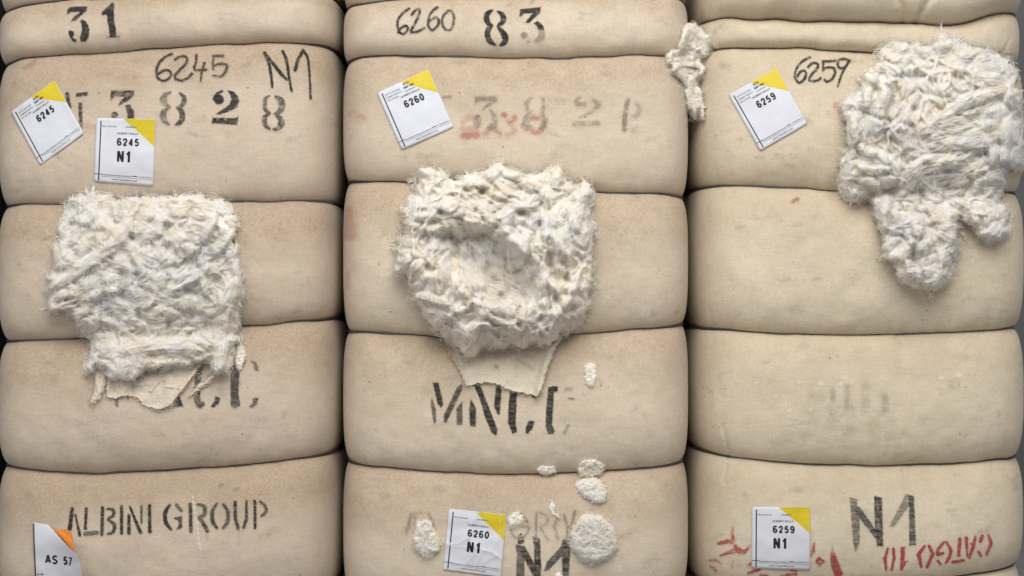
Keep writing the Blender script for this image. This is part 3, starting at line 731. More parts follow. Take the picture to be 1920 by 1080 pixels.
    if sc > .5:   # long thin threads lying across, and loose tails at the rim
        iy, ix = np.where(sd > 14)
        for i in range(int(area_/2400)):
            j = R.integers(len(iy)); cx, cy = gx[ix[j]], gy[iy[j]]; L = R.uniform(50, 130); m = 13; q = np.linspace(-.5, .5, m)*L
            th = R.uniform(0, 6.28)+R.normal(0, 1.2)/L*q*1.6+.5*np.sin(q/14+R.uniform(0, 6)); P_ = np.stack([cx+np.cumsum(np.cos(th))*L/m-np.cos(th).sum()*L/m/2, cy+np.cumsum(np.sin(th))*L/m-np.sin(th).sum()*L/m/2], -1)
            if interp_grid(sd, gx, gy, P_[:, 0], P_[:, 1]).min() > 1: locks.append((P_, R.uniform(1.2, 2.6), R.uniform(.22, .45), 1.0))
        ry_, rx_ = np.where((sd > 3) & (sd < 8))
        for i in range(int(len(ry_)*step*step/130)):
            j = R.integers(len(ry_)); cx, cy = gx[rx_[j]], gy[ry_[j]]
            g0 = sd[min(ry_[j]+1, len(gy)-1), rx_[j]]-sd[max(ry_[j]-1, 0), rx_[j]]; g1 = sd[ry_[j], min(rx_[j]+1, len(gx)-1)]-sd[ry_[j], max(rx_[j]-1, 0)]
            L = min(26, R.gamma(3, 5.0)); m = 9; q = np.linspace(0, 1, m)*L; th = math.atan2(-g0, -g1)+R.normal(0, .75)+R.normal(0, 1.2)*q/max(L, 8)
            locks.append((np.stack([cx+np.cumsum(np.cos(th))*L/m, cy+np.cumsum(np.sin(th))*L/m], -1), R.uniform(1.6, 4.2), -.9, .8))
    for (cx, cy, r, lift) in puffs: locks.append((np.array([(cx-1, cy), (cx+1, cy)], float), float(r), lift, .9))
    # rasterise every lock as a dome along its path with fibre ridges
    rec = []
    order = sorted(range(len(locks)), key=lambda q: locks[q][2])
    for q in order:
        pts, r, lift, den = locks[q]
        a0 = pts.min(0)-r-2; a1 = pts.max(0)+r+2
        i0, i1 = np.searchsorted(gx, a0[0]), np.searchsorted(gx, a1[0]); j0, j1 = np.searchsorted(gy, a0[1]), np.searchsorted(gy, a1[1])
        if i1-i0 < 2 or j1-j0 < 2: continue
        xs = X[j0:j1, i0:i1]+wx[j0:j1, i0:i1]*.12; ys = Y[j0:j1, i0:i1]+wy[j0:j1, i0:i1]*.12
        best = np.full(xs.shape, 1e9); al = np.zeros(xs.shape); sgn = np.zeros(xs.shape); n = len(pts)
        for k in range(n-1):
            d, t = seg_dist(xs, ys, *pts[k], *pts[k+1]); u = d < best
            cr_ = (pts[k+1][0]-pts[k][0])*(ys-pts[k][1])-(pts[k+1][1]-pts[k][1])*(xs-pts[k][0])
            best = np.where(u, d, best); al = np.where(u, (k+t)/(n-1), al); sgn = np.where(u, np.sign(cr_), sgn)
        tap = r*(.45+.55*np.sqrt(np.clip(1-(2*al-1)**4, 0, 1))) if n > 2 else r
        dome = np.sqrt(np.clip(1-(best/tap)**2, 0, 1))
        perp = sgn*best
        cm = pts[n//2]; Ec = float(interp_grid(E, gx, gy, np.array(cm[0]), np.array(cm[1])))
        base = .78*np.clip(E[j0:j1, i0:i1], 0, None)+.22*Ec
        ridge = (vnoise(perp*.55+q*3.1, al*3.0+q, seed+30)-.5)*1.7*sc**.5 + (vnoise(perp*1.2+q*1.7, al*6.0, seed+31)-.5)*.9*sc**.5
        hh = base*(.74+.26*den) + max(lift, -.2)*min(hmax, 40)*.7 - min(r, 11)*.42 + dome*min(r, 11)*(.92 if n > 2 else .8) + ridge*dome
        hh = np.where(dome > .02, hh, -99)
        sl = H[j0:j1, i0:i1]; H[j0:j1, i0:i1] = np.maximum(sl, hh)
        rec.append((pts, r, lift, den, q, Ec, n))
    H += (fbm(X*.16, Y*.16, seed+33, 4)-.5)*3.4*sc**.5*(H > 0) + (fbm(X*.6, Y*.6, seed+34, 2)-.5)*1.2*sc**.5*(H > 0)
    # dark slits and dimples between the clumps
    allg = [(np.array(g_[0], float), g_[1], g_[2]) for g_ in gaps]
    if sc > .5:
        iy, ix = np.where(sd > rim*.6)
        for i in range(int(area_/16000)):
            j = R.integers(len(iy)); th = R.uniform(0, 6.28); L = R.uniform(6, 24); p0 = np.array([gx[ix[j]], gy[iy[j]]]); d0 = np.array([math.cos(th), math.sin(th)])
            allg.append((np.stack([p0-d0*L/2, p0+np.array([-d0[1], d0[0]])*R.normal(0, 4), p0+d0*L/2]), R.uniform(3.0, 6.0), R.uniform(.25, .55)))
    for pts, wd, dp in allg:
        dg, _ = poly_dist(X+wx*.5, Y+wy*.5, pts); H = np.where(H > 1, np.maximum(1, H - .68*dp*np.minimum(H, 48)*np.exp(-(dg/(1.5*wd))**2)), H)
    H = blur(H.clip(-6, 200), 1.55/step*min(1, .4+.6*sc))
    Hb = blur(H, 3.0/step*min(1, .4+.6*sc)) - 2.2*min(1, .35+sc)
    Hb = Hb - 7*min(1, .3+sc)*np.exp(-np.clip(sd, 0, None)/(6*max(sc, .35)))
    keep = (Hb > -5) & (sd > 1.5*sc)
    k2 = keep.copy()
    y = Ys - Hb/1000
    cen = world(P[:, 0].mean(), P[:, 1].mean(), float(Ys.mean()))
    V, F, used = grid_mesh(X, Y, k2, y, cen)
    me = mesh_np(name, V, F, True)
    o = link(name, me, None, M_COTC if cool else M_COT); o.location = cen
    tag(o, label, cat, group)
    # fibres: combed along each lock, plus loose fuzz
    NP = 11
    strands, rads = [], []
    tt = np.linspace(0, 1, NP)
    for (pts, r, lift, den, q, Ec, n) in rec:
        if n < 3:
            L0 = r*1.6; cnt = int(r*r*.75*hair)+14
            c0 = pts[0]; a = R.uniform(0, 2*np.pi, cnt); rr = r*np.sqrt(R.random(cnt))*.95
            sx = c0[0]+rr*np.cos(a); sy = c0[1]+rr*np.sin(a); th = a+np.pi/2+R.normal(0, .9, cnt); cv = R.normal(0, 2.2, cnt); wl = R.gamma(1.5, .9, cnt)-1.0
            Ls = R.uniform(.4, 1.2, cnt)*L0
            thx = th[:, None]+cv[:, None]*(tt[None]-.5)
            px = sx[:, None]+np.cumsum(np.cos(thx), 1)*Ls[:, None]/NP; py = sy[:, None]+np.cumsum(np.sin(thx), 1)*Ls[:, None]/NP
            hz = None
        else:
            plen = np.hypot(*np.diff(pts, axis=0).T).sum()
            cnt = int(plen*r*.42*hair)+12
            nw = max(2, cnt//11); wi = R.integers(0, nw, cnt)
            off = (np.clip(R.normal(0, .5, nw), -1.1, 1.1)*r)[wi]+R.normal(0, .42, cnt)*min(1, .3+sc)
            st = R.uniform(-.08, .45, nw)[wi]+R.normal(0, .04, cnt); en = np.clip(st+R.uniform(.4, .95, nw)[wi]+R.normal(0, .05, cnt), None, 1.12)
            wl = (R.gamma(1.5, 1.25, nw)-1.1)[wi]; wph = R.uniform(0, 90, nw)[wi]
            s = st[:, None]+(en-st)[:, None]*tt[None]
            k = np.clip(s*(n-1), 0, n-1.0001); ki = k.astype(int); kf = k-ki
            ext = np.clip(s, None, 0)+np.clip(s-1, 0, None)
            tang = np.gradient(pts, axis=0); tang /= np.linalg.norm(tang, axis=1)[:, None]+1e-9
            bx = pts[ki, 0]*(1-kf)+pts[ki+1, 0]*kf + tang[ki, 0]*ext*plen; by = pts[ki, 1]*(1-kf)+pts[ki+1, 1]*kf + tang[ki, 1]*ext*plen
            nx_, ny_ = -tang[ki, 1], tang[ki, 0]
            tp = .55+.45*np.sqrt(np.clip(1-(2*s-1)**4, 0, 1))
            of = off[:, None]*tp + (fbm(s*2.5+wph[:, None], q+0*s, seed+40, 2)-.5)*min(r, 9)*1.2
            px = bx+nx_*of; py = by+ny_*of
        wvp = R.uniform(0, 6.28, (len(px), 1)); wvf = R.uniform(3, 9, (len(px), 1)); wva = R.gamma(1.5, .26, (len(px), 1))*min(1, .35+sc)
        px = px + wva*np.sin(wvf*tt[None]+wvp); py = py + wva*np.cos(wvf*.8*tt[None]+wvp*1.7)
        Hs = interp_grid(H, gx, gy, px, py); Yq = interp_grid(Ys, gx, gy, px, py)
        lift_h = (wl+R.gamma(1.5, .25, len(px)))[:, None]*(.6+.8*np.abs(2*tt-1)[None]**2)*min(1, .45+sc)
        hz = np.maximum(Hs, .2)+lift_h
        yv = Yq-hz/1000
        over = interp_grid(sd, gx, gy, px, py).min(1)
        ok = (lift < -.8) | (over > -R.gamma(2.0, 2.6*min(1, .25+sc), len(px)))
        strands.append(world(px, py, yv)[ok]); rads.append((np.repeat(R.uniform(.00010, .00023, len(px))[:, None], NP, 1)*(1-.55*np.abs(2*tt-1)[None]**3))[ok])
    # fuzz, denser at the rim
    nf = int(area_*(.045 if sc > .5 else .30)*fuzz)
    wgt = np.where(H > 0, 1+2.5*np.exp(-np.clip(sd, 0, None)/7), 0).ravel(); wgt /= wgt.sum()
    pick = R.choice(len(wgt), nf, p=wgt); sx = X.ravel()[pick]+R.uniform(-1, 1, nf); sy = Y.ravel()[pick]+R.uniform(-1, 1, nf)
    gyg, gxg = np.gradient(sd, step)
    ga = np.arctan2(-gyg.ravel()[pick], -gxg.ravel()[pick]); near = np.exp(-np.clip(sd.ravel()[pick], 0, None)/10)
    th = np.where(R.random(nf) < near, ga+R.normal(0, 1.1, nf), R.uniform(0, 2*np.pi, nf))
    Ls = R.gamma(2.2, 3.6, nf)*(.50+.5*sc); cv = R.normal(0, 3.2, nf)
    thx = th[:, None]+cv[:, None]*tt[None]
    px = sx[:, None]+np.cumsum(np.cos(thx), 1)*Ls[:, None]/NP; py = sy[:, None]+np.cumsum(np.sin(thx), 1)*Ls[:, None]/NP
    Hs = np.maximum(interp_grid(H, gx, gy, px, py), 0); Yq = interp_grid(Ys, gx, gy, px, py)
    H0 = np.maximum(H.ravel()[pick], 0)
    hz = np.maximum(Hs, H0[:, None]*(1-tt[None]*.45)*.9)+R.gamma(1.4, 1.2, nf)[:, None]*np.sin(tt*np.pi*.8)[None]+.2
    strands.append(world(px, py, Yq-hz/1000)); rads.append(np.repeat(R.uniform(.00007, .00014, nf)[:, None], NP, 1)*(1-.6*tt[None]**2))
    A = np.concatenate(strands)-cen; RA = np.concatenate(rads)
    hc = bpy.data.hair_curves.new('loose_fibres'); hc.add_curves([NP]*len(A))
    hc.position_data.foreach_set('vector', A.reshape(-1).astype(np.float32))
    ra = hc.attributes.get('radius') or hc.attributes.new('radius', 'FLOAT', 'POINT')
    ra.data.foreach_set('value', RA.reshape(-1).astype(np.float32))
    link('loose_fibres', hc, o, M_FIBC if cool else M_FIB)
    # seed and leaf fragments
    if specks:
        Vs, Fs, off = [], [], 0
        jj = np.where((sd > 6) & (H > 2)); 
        for i in range(specks):
            j = R.integers(len(jj[0])); cx, cy = gx[jj[1][j]], gy[jj[0][j]]
            c0 = world(cx, cy, float(y[jj[0][j], jj[1][j]]))-cen + np.array([0, -.0012, 0])
            rr = R.uniform(.0007, .0017); th = np.linspace(0, 2*np.pi, 7, endpoint=False); ph = np.linspace(.15, np.pi-.15, 5)
            el = R.uniform(.6, 1.7)
            v = np.array([[rr*el*math.sin(p)*math.cos(t), rr*.8*math.sin(p)*math.sin(t), rr*math.cos(p)] for p in ph for t in th])*R.uniform(.8, 1.2, (35, 1))+c0
            f = np.array([[a*7+bq, a*7+(bq+1) % 7, (a+1)*7+(bq+1) % 7, (a+1)*7+bq] for a in range(4) for bq in range(7)])
            Vs.append(v); Fs.append(f+off); off += 35
        link('seed_fragments', mesh_np('seed_fragments', np.concatenate(Vs), np.concatenate(Fs)), o, M_SEED)
    return o

# --- left wad
c = conv(80, 350, 2.92)
def rp(cv, pts, r, lift=.2):
    s = cv([(1, 0)])[0][0]-cv([(0, 0)])[0][0]
    P = np.array(cv(pts)); n = max(9, len(P)*3); t = np.linspace(0, len(P)-1, n); i = np.arange(len(P))
    Q = np.stack([np.interp(t, i, P[:, 0]), np.interp(t, i, P[:, 1])], -1)
    for _ in range(3): Q[1:-1] = (Q[:-2]+2*Q[1:-1]+Q[2:])/4
    return (Q, r*s, lift)
def pf(cv, x, y, r, lift=.1):
    s = cv([(1, 0)])[0][0]-cv([(0, 0)])[0][0]; p = cv([(x, y)])[0]; return (p[0], p[1], r*s, lift)
cotton('cotton_wad', c([(165,60),(270,50),(345,50),(420,75),(480,75),(600,65),(700,75),(830,52),(950,75),(1010,110),(1050,180),(1040,300),(1070,480),(1085,640),(1070,760),(1040,850),(1000,1010),(940,1015),(920,940),(860,960),(700,965),(550,990),(520,1040),(420,1055),(330,1010),(290,960),(260,1020),(250,1000),(290,880),(300,850),(225,780),(160,690),(110,690),(50,680),(30,620),(60,580),(30,550),(40,500),(100,480),(70,450),(65,380),(55,350),(110,290),(90,240),(130,150)]),
  36, 'wide ragged square of white cotton bulging from the left bale above its torn flap', 'raw cotton', 'large wads of cotton pulled from the bales',
  ropes=[rp(c, [(450,90),(475,180),(445,270),(360,350),(230,430),(120,510),(50,550)], 34, .42), rp(c, [(950,160),(880,270),(800,370)], 30, .4), rp(c, [(910,430),(860,500),(720,560)], 16, .35),
         rp(c, [(160,590),(80,585),(45,640),(75,680),(130,640)], 26, .35), rp(c, [(870,450),(880,540),(900,590)], 20, .3), rp(c, [(500,330),(530,420),(545,480)], 32, .25),
         rp(c, [(1060,520),(1000,640),(980,800),(960,1000)], 50, .15), rp(c, [(1030,260),(960,330),(940,360)], 30, .3), rp(c, [(240,620),(330,570),(420,570)], 24, .3), rp(c, [(440,900),(600,860),(780,860),(900,880)], 40, .1),
         rp(c, [(280,880),(275,950),(262,1005)], 30, .1), rp(c, [(590,640),(540,680),(560,700)], 14, .3), rp(c, [(390,90),(400,150),(420,190)], 18, .3)],
  puffs=[pf(c, 700, 680, 42, .25), pf(c, 790, 665, 48, .32), pf(c, 580, 378, 26, .3), pf(c, 420, 930, 120, .2), pf(c, 590, 140, 100, .12), pf(c, 850, 110, 60, .1), pf(c, 300, 110, 95, .15), pf(c, 250, 560, 100, .2), pf(c, 450, 640, 48, .25), pf(c, 640, 780, 45, .25), pf(c, 725, 730, 30, .25), pf(c, 740, 800, 45, .2), pf(c, 880, 650, 50, .1), pf(c, 400, 470, 60, .2)],
  seed=101, specks=22, rough=1.0, cool=True, gaps=[(c(p), w_, d_) for p, w_, d_ in [([(470,265),(485,285)], 5, .6), ([(435,470),(440,540),(430,600)], 5, .55), ([(525,690),(540,720)], 6, .6), ([(690,230),(720,250)], 7, .4), ([(650,290),(680,330)], 7, .45), ([(950,500),(965,545)], 6, .55), ([(790,560),(840,580)], 5, .6), ([(470,90),(478,130)], 4, .5), ([(370,380),(375,420)], 4, .5), ([(690,730),(690,770)], 5, .5), ([(830,690),(870,700)], 5, .4), ([(130,460),(220,400)], 6, .4), ([(600,930),(760,920)], 6, .4), ([(160,350),(200,390)], 5, .4), ([(230,260),(330,250)], 5, .35)]])
# --- middle wad
c = conv(730, 300, 2.8425)
cotton('cotton_wad', c([(150,100),(170,40),(230,40),(290,80),(370,110),(440,80),(510,60),(600,35),(670,50),(700,95),(760,90),(860,70),(900,40),(930,100),(1000,150),(1040,130),(1075,160),(1060,260),(1090,370),(1070,500),(1075,620),(1060,780),(1000,860),(930,900),(900,960),(800,985),(650,985),(560,985),(490,1000),(470,1040),(420,1035),(380,990),(300,950),(230,900),(200,860),(130,740),(140,690),(80,600),(35,590),(50,480),(85,400),(90,260),(140,190)]),
  80, 'round creamy wad of cotton with a deep hollow in its middle, on the middle bale', 'raw cotton', 'large wads of cotton pulled from the bales',
  hole=(c([(330,360),(420,355),(580,400),(660,520),(760,640),(760,750),(650,740),(520,720),(420,640),(330,540),(290,430)]), .86),
  ropes=[rp(c, [(430,390),(450,520),(530,700)], 34, -.42), rp(c, [(520,410),(560,560),(600,720)], 40, -.40), rp(c, [(610,480),(660,600),(730,730)], 30, -.38), rp(c, [(350,420),(390,560),(450,690)], 34, -.36), rp(c, [(330,330),(270,400),(220,500)], 42, .3), rp(c, [(560,400),(640,380),(700,470),(690,560)], 38, .25), rp(c, [(600,570),(640,660),(740,740)], 18, -.1), rp(c, [(700,600),(760,700),(800,810)], 28, .2),
         rp(c, [(400,520),(430,600),(500,700)], 28, -.15), rp(c, [(850,640),(930,740),(940,800)], 20, .25), rp(c, [(1020,590),(980,700),(940,790)], 18, .25), rp(c, [(380,760),(350,810),(400,790)], 18, .25),
         rp(c, [(140,720),(230,740),(310,770)], 26, .2), rp(c, [(360,130),(460,120),(520,140)], 20, .3), rp(c, [(900,330),(930,480),(920,600)], 50, .2), rp(c, [(980,200),(1000,330),(1040,450)], 50, .1),
         rp(c, [(560,420),(600,520),(600,610)], 26, -.1), rp(c, [(800,880),(830,930),(850,945)], 10, .2), rp(c, [(440,330),(520,370),(560,380)], 30, .35), rp(c, [(820,780),(800,690),(840,620)], 30, .2), rp(c, [(640,730),(740,760),(770,800)], 40, .0)],
  puffs=[pf(c, 325, 325, 48, .35), pf(c, 570, 830, 80, .2), pf(c, 445, 985, 60, .1), pf(c, 200, 70, 50, .0), pf(c, 620, 90, 70, .05), pf(c, 880, 100, 70, .05), pf(c, 1040, 170, 40, 0), pf(c, 170, 250, 70, .1), pf(c, 250, 650, 70, .2), pf(c, 560, 220, 70, .1), pf(c, 720, 260, 60, .1), pf(c, 130, 560, 60, .1), pf(c, 850, 500, 50, .2), pf(c, 440, 240, 70, .1)],
  flow=[(*c([(950, 330)])[0], 1.75, 75), (*c([(920, 520)])[0], 1.6, 60), (*c([(640, 500)])[0], 1.1, 55), (*c([(200, 560)])[0], 1.9, 50), (*c([(480, 560)])[0], 1.0, 60)],
  gaps=[(c(p), w_, d_) for p, w_, d_ in [([(150,330),(240,335)], 5, .55), ([(150,400),(152,470)], 5, .55), ([(190,400),(205,440)], 4, .5), ([(715,360),(720,400)], 5, .55), ([(690,275),(720,290)], 5, .5), ([(890,740),(880,780)], 6, .5), ([(510,590),(555,665)], 6, .8), ([(400,400),(520,390)], 6, .5), ([(620,610),(640,680),(720,720)], 6, .5), ([(760,560),(780,640)], 5, .45), ([(320,860),(340,890)], 6, .45), ([(600,960),(700,950)], 8, .4), ([(300,520),(330,570)], 7, .4), ([(840,430),(860,560)], 5, .4), ([(930,620),(960,640)], 6, .4), ([(500,170),(540,240)], 5, .35)]], seed=202, specks=24, rough=1.15, rim=34, cell=36, lockr=(2.8, 14))
# --- right wad
c = conv(1560, 60, 3); c2 = conv(1560, 330, 4.5)
cotton('cotton_wad', c([(250,180),(270,110),(360,70),(470,75),(580,90),(600,30),(640,25),(700,70),(780,90),(850,115),(930,150),(1000,190),(1035,270),(1045,400),(1040,600),(1075,640),(1078,760),(1020,775),(960,770),(970,820),(955,920),(940,960)]) +
  c2([(1420,230),(1470,300),(1475,480),(1430,540),(1330,545),(1240,500),(1150,410),(1080,340),(1055,370),(1050,440),(1060,560),(1030,660),(990,720),(980,850),(870,950),(740,960),(660,930),(590,840),(560,740),(470,710),(415,620),(430,540),(420,490),(380,420),(375,350),(345,180),(320,160),(200,220),(150,190),(95,110),(80,80)]) +
  c([(50,740),(100,640),(90,500),(70,450),(80,400),(150,340),(180,250)]),
  52, 'huge wad of combed white cotton with dangling knots below, on the right bale', 'raw cotton', 'large wads of cotton pulled from the bales',
  ropes=[rp(c, [(330,280),(270,420),(255,560)], 38, .25), rp(c, [(480,280),(440,400),(400,540)], 45, .05), rp(c, [(960,330),(760,390),(640,460),(540,560)], 36, .2), rp(c, [(930,440),(760,470),(600,540)], 34, .15), rp(c, [(900,520),(700,560),(560,590)], 40, .1), rp(c, [(900,620),(720,620),(560,640)], 40, .1),
         rp(c, [(1000,330),(985,500),(965,740)], 34, .2), rp(c, [(1030,330),(1035,480),(1030,620)], 26, .1), rp(c, [(940,420),(920,600),(900,740)], 30, .2), rp(c, [(700,730),(560,730),(440,800),(400,900)], 50, .3), rp(c, [(150,640),(200,690),(270,680),(310,740)], 22, .3), rp(c, [(150,760),(220,790),(320,770)], 24, .3),
         rp(c, [(170,840),(260,850),(350,830)], 34, .25), rp(c, [(820,780),(815,860),(800,900)], 24, .2), rp(c, [(250,260),(190,330),(200,420)], 26, .2), rp(c, [(130,420),(130,520),(110,640)], 30, .1),
         rp(c2, [(480,200),(440,290),(400,380)], 45, .1), rp(c2, [(720,340),(720,420),(730,500)], 55, .2), rp(c2, [(560,320),(480,380),(420,470)], 40, .0), rp(c2, [(900,480),(980,520),(1050,560)], 45, .1), rp(c2, [(690,560),(640,650),(500,700)], 60, .2), rp(c2, [(720,620),(800,560),(830,650),(780,780)], 45, .25), rp(c2, [(640,700),(660,790),(650,880)], 40, .15), rp(c2, [(900,640),(960,720),(900,870),(800,900)], 55, .15), rp(c2, [(820,780),(800,840),(850,800)], 30, .3)],
  puffs=[pf(c, 360, 130, 80, .2), pf(c, 640, 60, 50, .0), pf(c, 700, 150, 80, .15), pf(c, 850, 190, 80, .15), pf(c, 510, 120, 60, .1), pf(c, 220, 720, 90, .2), pf(c, 410, 870, 60, .35), pf(c, 540, 840, 60, .3), pf(c, 130, 900, 75, .1), pf(c, 1030, 720, 60, .1),
         pf(c2, 930, 370, 110, .25), pf(c2, 1340, 400, 130, .1), pf(c2, 560, 620, 100, .15), pf(c2, 780, 790, 170, .15), pf(c2, 200, 120, 90, .1), pf(c2, 480, 280, 80, .1), pf(c2, 740, 580, 55, .3), pf(c2, 1000, 520, 60, .1)],
  flow=[(*c([(450, 420)])[0], 1.75, 50), (*c([(720, 480)])[0], -.35, 70), (*c([(720, 600)])[0], -.08, 60), (*c([(970, 520)])[0], 1.6, 45), (*c([(620, 300)])[0], 1.3, 40)],
  seed=303, specks=24, rough=.85, rim=24, bales=[BR], cool=True, gaps=[(c(p), w_, d_) for p, w_, d_ in [([(390,260),(520,245)], 7, .45), ([(200,300),(250,330)], 5, .5), ([(145,640),(150,700)], 5, .5), ([(635,770),(650,790)], 5, .5), ([(870,690),(865,740)], 4, .4), ([(350,300),(340,420)], 5, .4), ([(220,910),(340,900)], 6, .5), ([(330,680),(360,720)], 5, .4), ([(460,430),(458,440)], 4, .5)]] + [(c2(p), w_, d_) for p, w_, d_ in [([(1040,270),(1080,340)], 6, .8), ([(830,640),(840,600)], 4, .6), ([(690,600),(660,680)], 4, .6), ([(500,360),(490,400)], 4, .6), ([(860,440),(880,480)], 5, .6), ([(740,320),(780,330)], 5, .5), ([(700,700),(690,760)], 4, .5), ([(560,560),(520,640)], 4, .4), ([(800,750),(810,700)], 4, .5)]])

# --- small tufts
def tuft(pts, h, label, cat='cotton tuft', seed=1, group='small tufts of cotton stuck to the bales', name='cotton_tuft', bales=BALES, **kw):
    kw.setdefault('rim', h*1.1); kw.setdefault('specks', 0); kw.setdefault('step', .8); kw.setdefault('rough', .2); kw.setdefault('hair', 2.6)
    return cotton(name, pts, h, label, cat, group, seed=seed, bales=bales, **kw)
c = conv(1240, 30, 5.14)
tuft(c([(240,80),(310,90),(365,130),(400,180),(450,210),(440,280),(430,380),(370,400),(365,450),(415,500),(400,560),(350,620),(330,680),(380,720),(390,860),(415,930),(405,1000),(380,980),(370,940),(340,960),(330,1010),(300,960),(260,850),(240,700),(190,600),(110,530),(130,470),(60,430),(50,380),(90,350),(180,330),(200,200)]),
  22, 'twisted rope of cotton hanging in the gap between the middle and right bales', seed=401, rim=10,
  ropes=[rp(c, [(300,110),(250,220),(220,330)], 50, .2), rp(c, [(390,180),(400,290),(410,370)], 34, .3), rp(c, [(120,520),(170,460),(270,470),(360,470),(410,510),(370,560)], 28, .4), rp(c, [(150,420),(240,440),(300,400)], 36, .2),
         rp(c, [(330,560),(280,640),(270,760),(320,930)], 36, .2), rp(c, [(350,700),(360,800),(340,880)], 40, .2), rp(c, [(180,560),(230,640),(260,740)], 22, .1), rp(c, [(390,900),(405,960),(400,1000)], 12, .2)],
  puffs=[pf(c, 90, 400, 40, .2), pf(c, 320, 300, 60, .2)])
tuft([(1083,880),(1090,865),(1115,862),(1133,872),(1130,888),(1110,895),(1088,893)], 12, 'smooth white cotton tuft over the wire groove of the middle bale, upper of a pair', seed=402, bales=[BM])
tuft([(1083,905),(1090,898),(1115,895),(1130,905),(1138,925),(1135,940),(1118,943),(1095,930),(1083,915)], 12, 'smooth white cotton tuft just below the wire groove, lower of a pair', seed=403, bales=[BM])
tuft([(1004,881),(1012,873),(1040,875),(1043,886),(1015,890)], 8, 'flat thin shred of cotton on the wire groove, left of the paired tufts', seed=404, bales=[BM], hair=1.5)
c = conv(740, 920, 4.3636)
tuft(c([(170,330),(190,260),(240,240),(290,270),(330,330),(365,400),(355,490),(300,550),(230,550),(180,480),(160,400)]), 10, 'egg-shaped cotton tuft left of the crumpled 6260 label', seed=405, bales=[BM], specks=2)
tuft(c([(1470,300),(1520,220),(1600,200),(1700,230),(1760,290),(1815,400),(1790,500),(1720,560),(1620,590),(1520,560),(1460,470),(1450,380)]), 12, 'large round cotton tuft of tangled threads right of the broad N1', seed=406, bales=[BM])
tuft(c([(930,230),(960,180),(1010,170),(1050,210),(1045,270),(1000,310),(950,310),(930,270)]), 9, 'small cotton tuft touching the right edge of the crumpled 6260 label', seed=407, bales=[BM], hair=1.5)
tuft(c([(1255,130),(1290,80),(1320,120),(1310,180),(1355,210),(1350,230),(1290,200)]), 6, 'tiny wisp of cotton above the faded O of the middle bale', seed=408, bales=[BM], hair=1.5)
tuft(c([(1305,695),(1340,660),(1385,690),(1370,730),(1320,740)]), 9, 'tiny cotton tuft on the broad N1 at the bottom of the photo', seed=409, bales=[BM])
c = conv(960, 660, 3.857)
tuft(c([(520,100),(560,70),(610,90),(615,200),(590,245),(545,245),(525,190)]), 5, 'flat upright smear of cotton right of the stencilled MNCC', seed=410, bales=[BM], hair=1.3, fuzz=1.3)
c = conv(160, 610, 5.647)
tuft(c([(1590,220),(1650,200),(1700,280),(1680,400),(1650,470),(1610,470),(1585,380)]), 5, 'thin wisp of cotton over the stencilled C of the left bale', seed=411, bales=[BL], hair=1.3, fuzz=1.3)
# ------------------------------------------------------------------ torn canvas flaps (parts of their bales)
def flap(b, outline, hfun, name='torn_flap', label=None, step=1.1, ink=None, shape=None):
    P = np.array(outline, float); x0, y0 = P.min(0)-4; x1, y1 = P.max(0)+4
    X, Y = np.meshgrid(np.arange(x0, x1, step), np.arange(y0, y1, step))
    sd = poly_sd(X+(fbm(X*.25, Y*.25, 5, 3)-.5)*5, Y+(fbm(X*.25, Y*.25, 6, 3)-.5)*5, P)
    S0 = at(X, Y, [b]); S = np.minimum(blur(S0, 5), S0)
    y = S - hfun(X, Y, sd)/1000
    V, F, used = grid_mesh(X, Y, sd > 0, y, b.org)
    ik = np.zeros(X.shape) if ink is None else ink(X, Y)
    me = mesh_np(name, V, F, True, {'dirt': (.02+.16*fbm(X*.05, Y*.05, 9)).ravel()[used], 'ink': ik.ravel()[used]})
    o = link(name, me, b.root, MC_IN)
    md = o.modifiers.new('thickness', 'SOLIDIFY'); md.thickness = .0006; md.offset = 1
    if label: o['label'] = label
    # frayed threads along the torn lower edge
    g0, g1 = np.gradient(sd, step); R = np.random.default_rng(len(V)); el = np.where(((sd > 0) & (sd < 1.6) & (g0 < .45)).ravel())[0]
    if len(el):
        pk = R.choice(el, min(len(el), 260)); m = 7; tt = np.linspace(0, 1, m)
        th = np.arctan2(-g0.ravel()[pk], -g1.ravel()[pk])+R.normal(0, .7, len(pk)); L = R.gamma(1.8, 2.6, len(pk)); th = th[:, None]+R.normal(0, 1.3, len(pk))[:, None]*tt[None]
        px = X.ravel()[pk][:, None]+np.cumsum(np.cos(th), 1)*L[:, None]/m; py = Y.ravel()[pk][:, None]+np.cumsum(np.sin(th), 1)*L[:, None]/m
        A = world(px, py, y.ravel()[pk][:, None]-.0003+R.normal(0, .0008, len(pk))[:, None]*tt[None])-b.org
        hc = bpy.data.hair_curves.new('frayed_threads'); hc.add_curves([m]*len(pk)); hc.position_data.foreach_set('vector', A.reshape(-1).astype(np.float32))
        ra = hc.attributes.get('radius') or hc.attributes.new('radius', 'FLOAT', 'POINT'); ra.data.foreach_set('value', np.full(len(pk)*m, .00022, np.float32))
        link('frayed_threads', hc, o, M_FRAY)
    return o
c = conv(160, 610, 5.647)
def hl(X, Y, sd):
    u = (X-160)*5.647; v = (Y-610)*5.647
    fold = np.exp(-((u-(1230-(v-400)*.78))/50)**2)*5
    d2, _ = poly_dist(X, Y, c([(690,700),(790,580)])); d3, _ = poly_dist(X, Y, c([(400,600),(420,680),(390,750)])); d4, _ = poly_dist(X, Y, c([(960,520),(970,590)])); d5, _ = poly_dist(X, Y, c([(860,650),(1000,665)]))
    return 1.5+fold+2.2*np.exp(-(d2/2.2)**2)+3*np.exp(-(d3/2.5)**2)+1.5*np.exp(-(d4/2)**2)+2*np.exp(-(d5/2)**2)+(fbm(X*.06, Y*.06, 77, 3)-.5)*7 + 7*np.exp(-sd/5)*(fbm(X*.08, Y*.08, 78, 2))
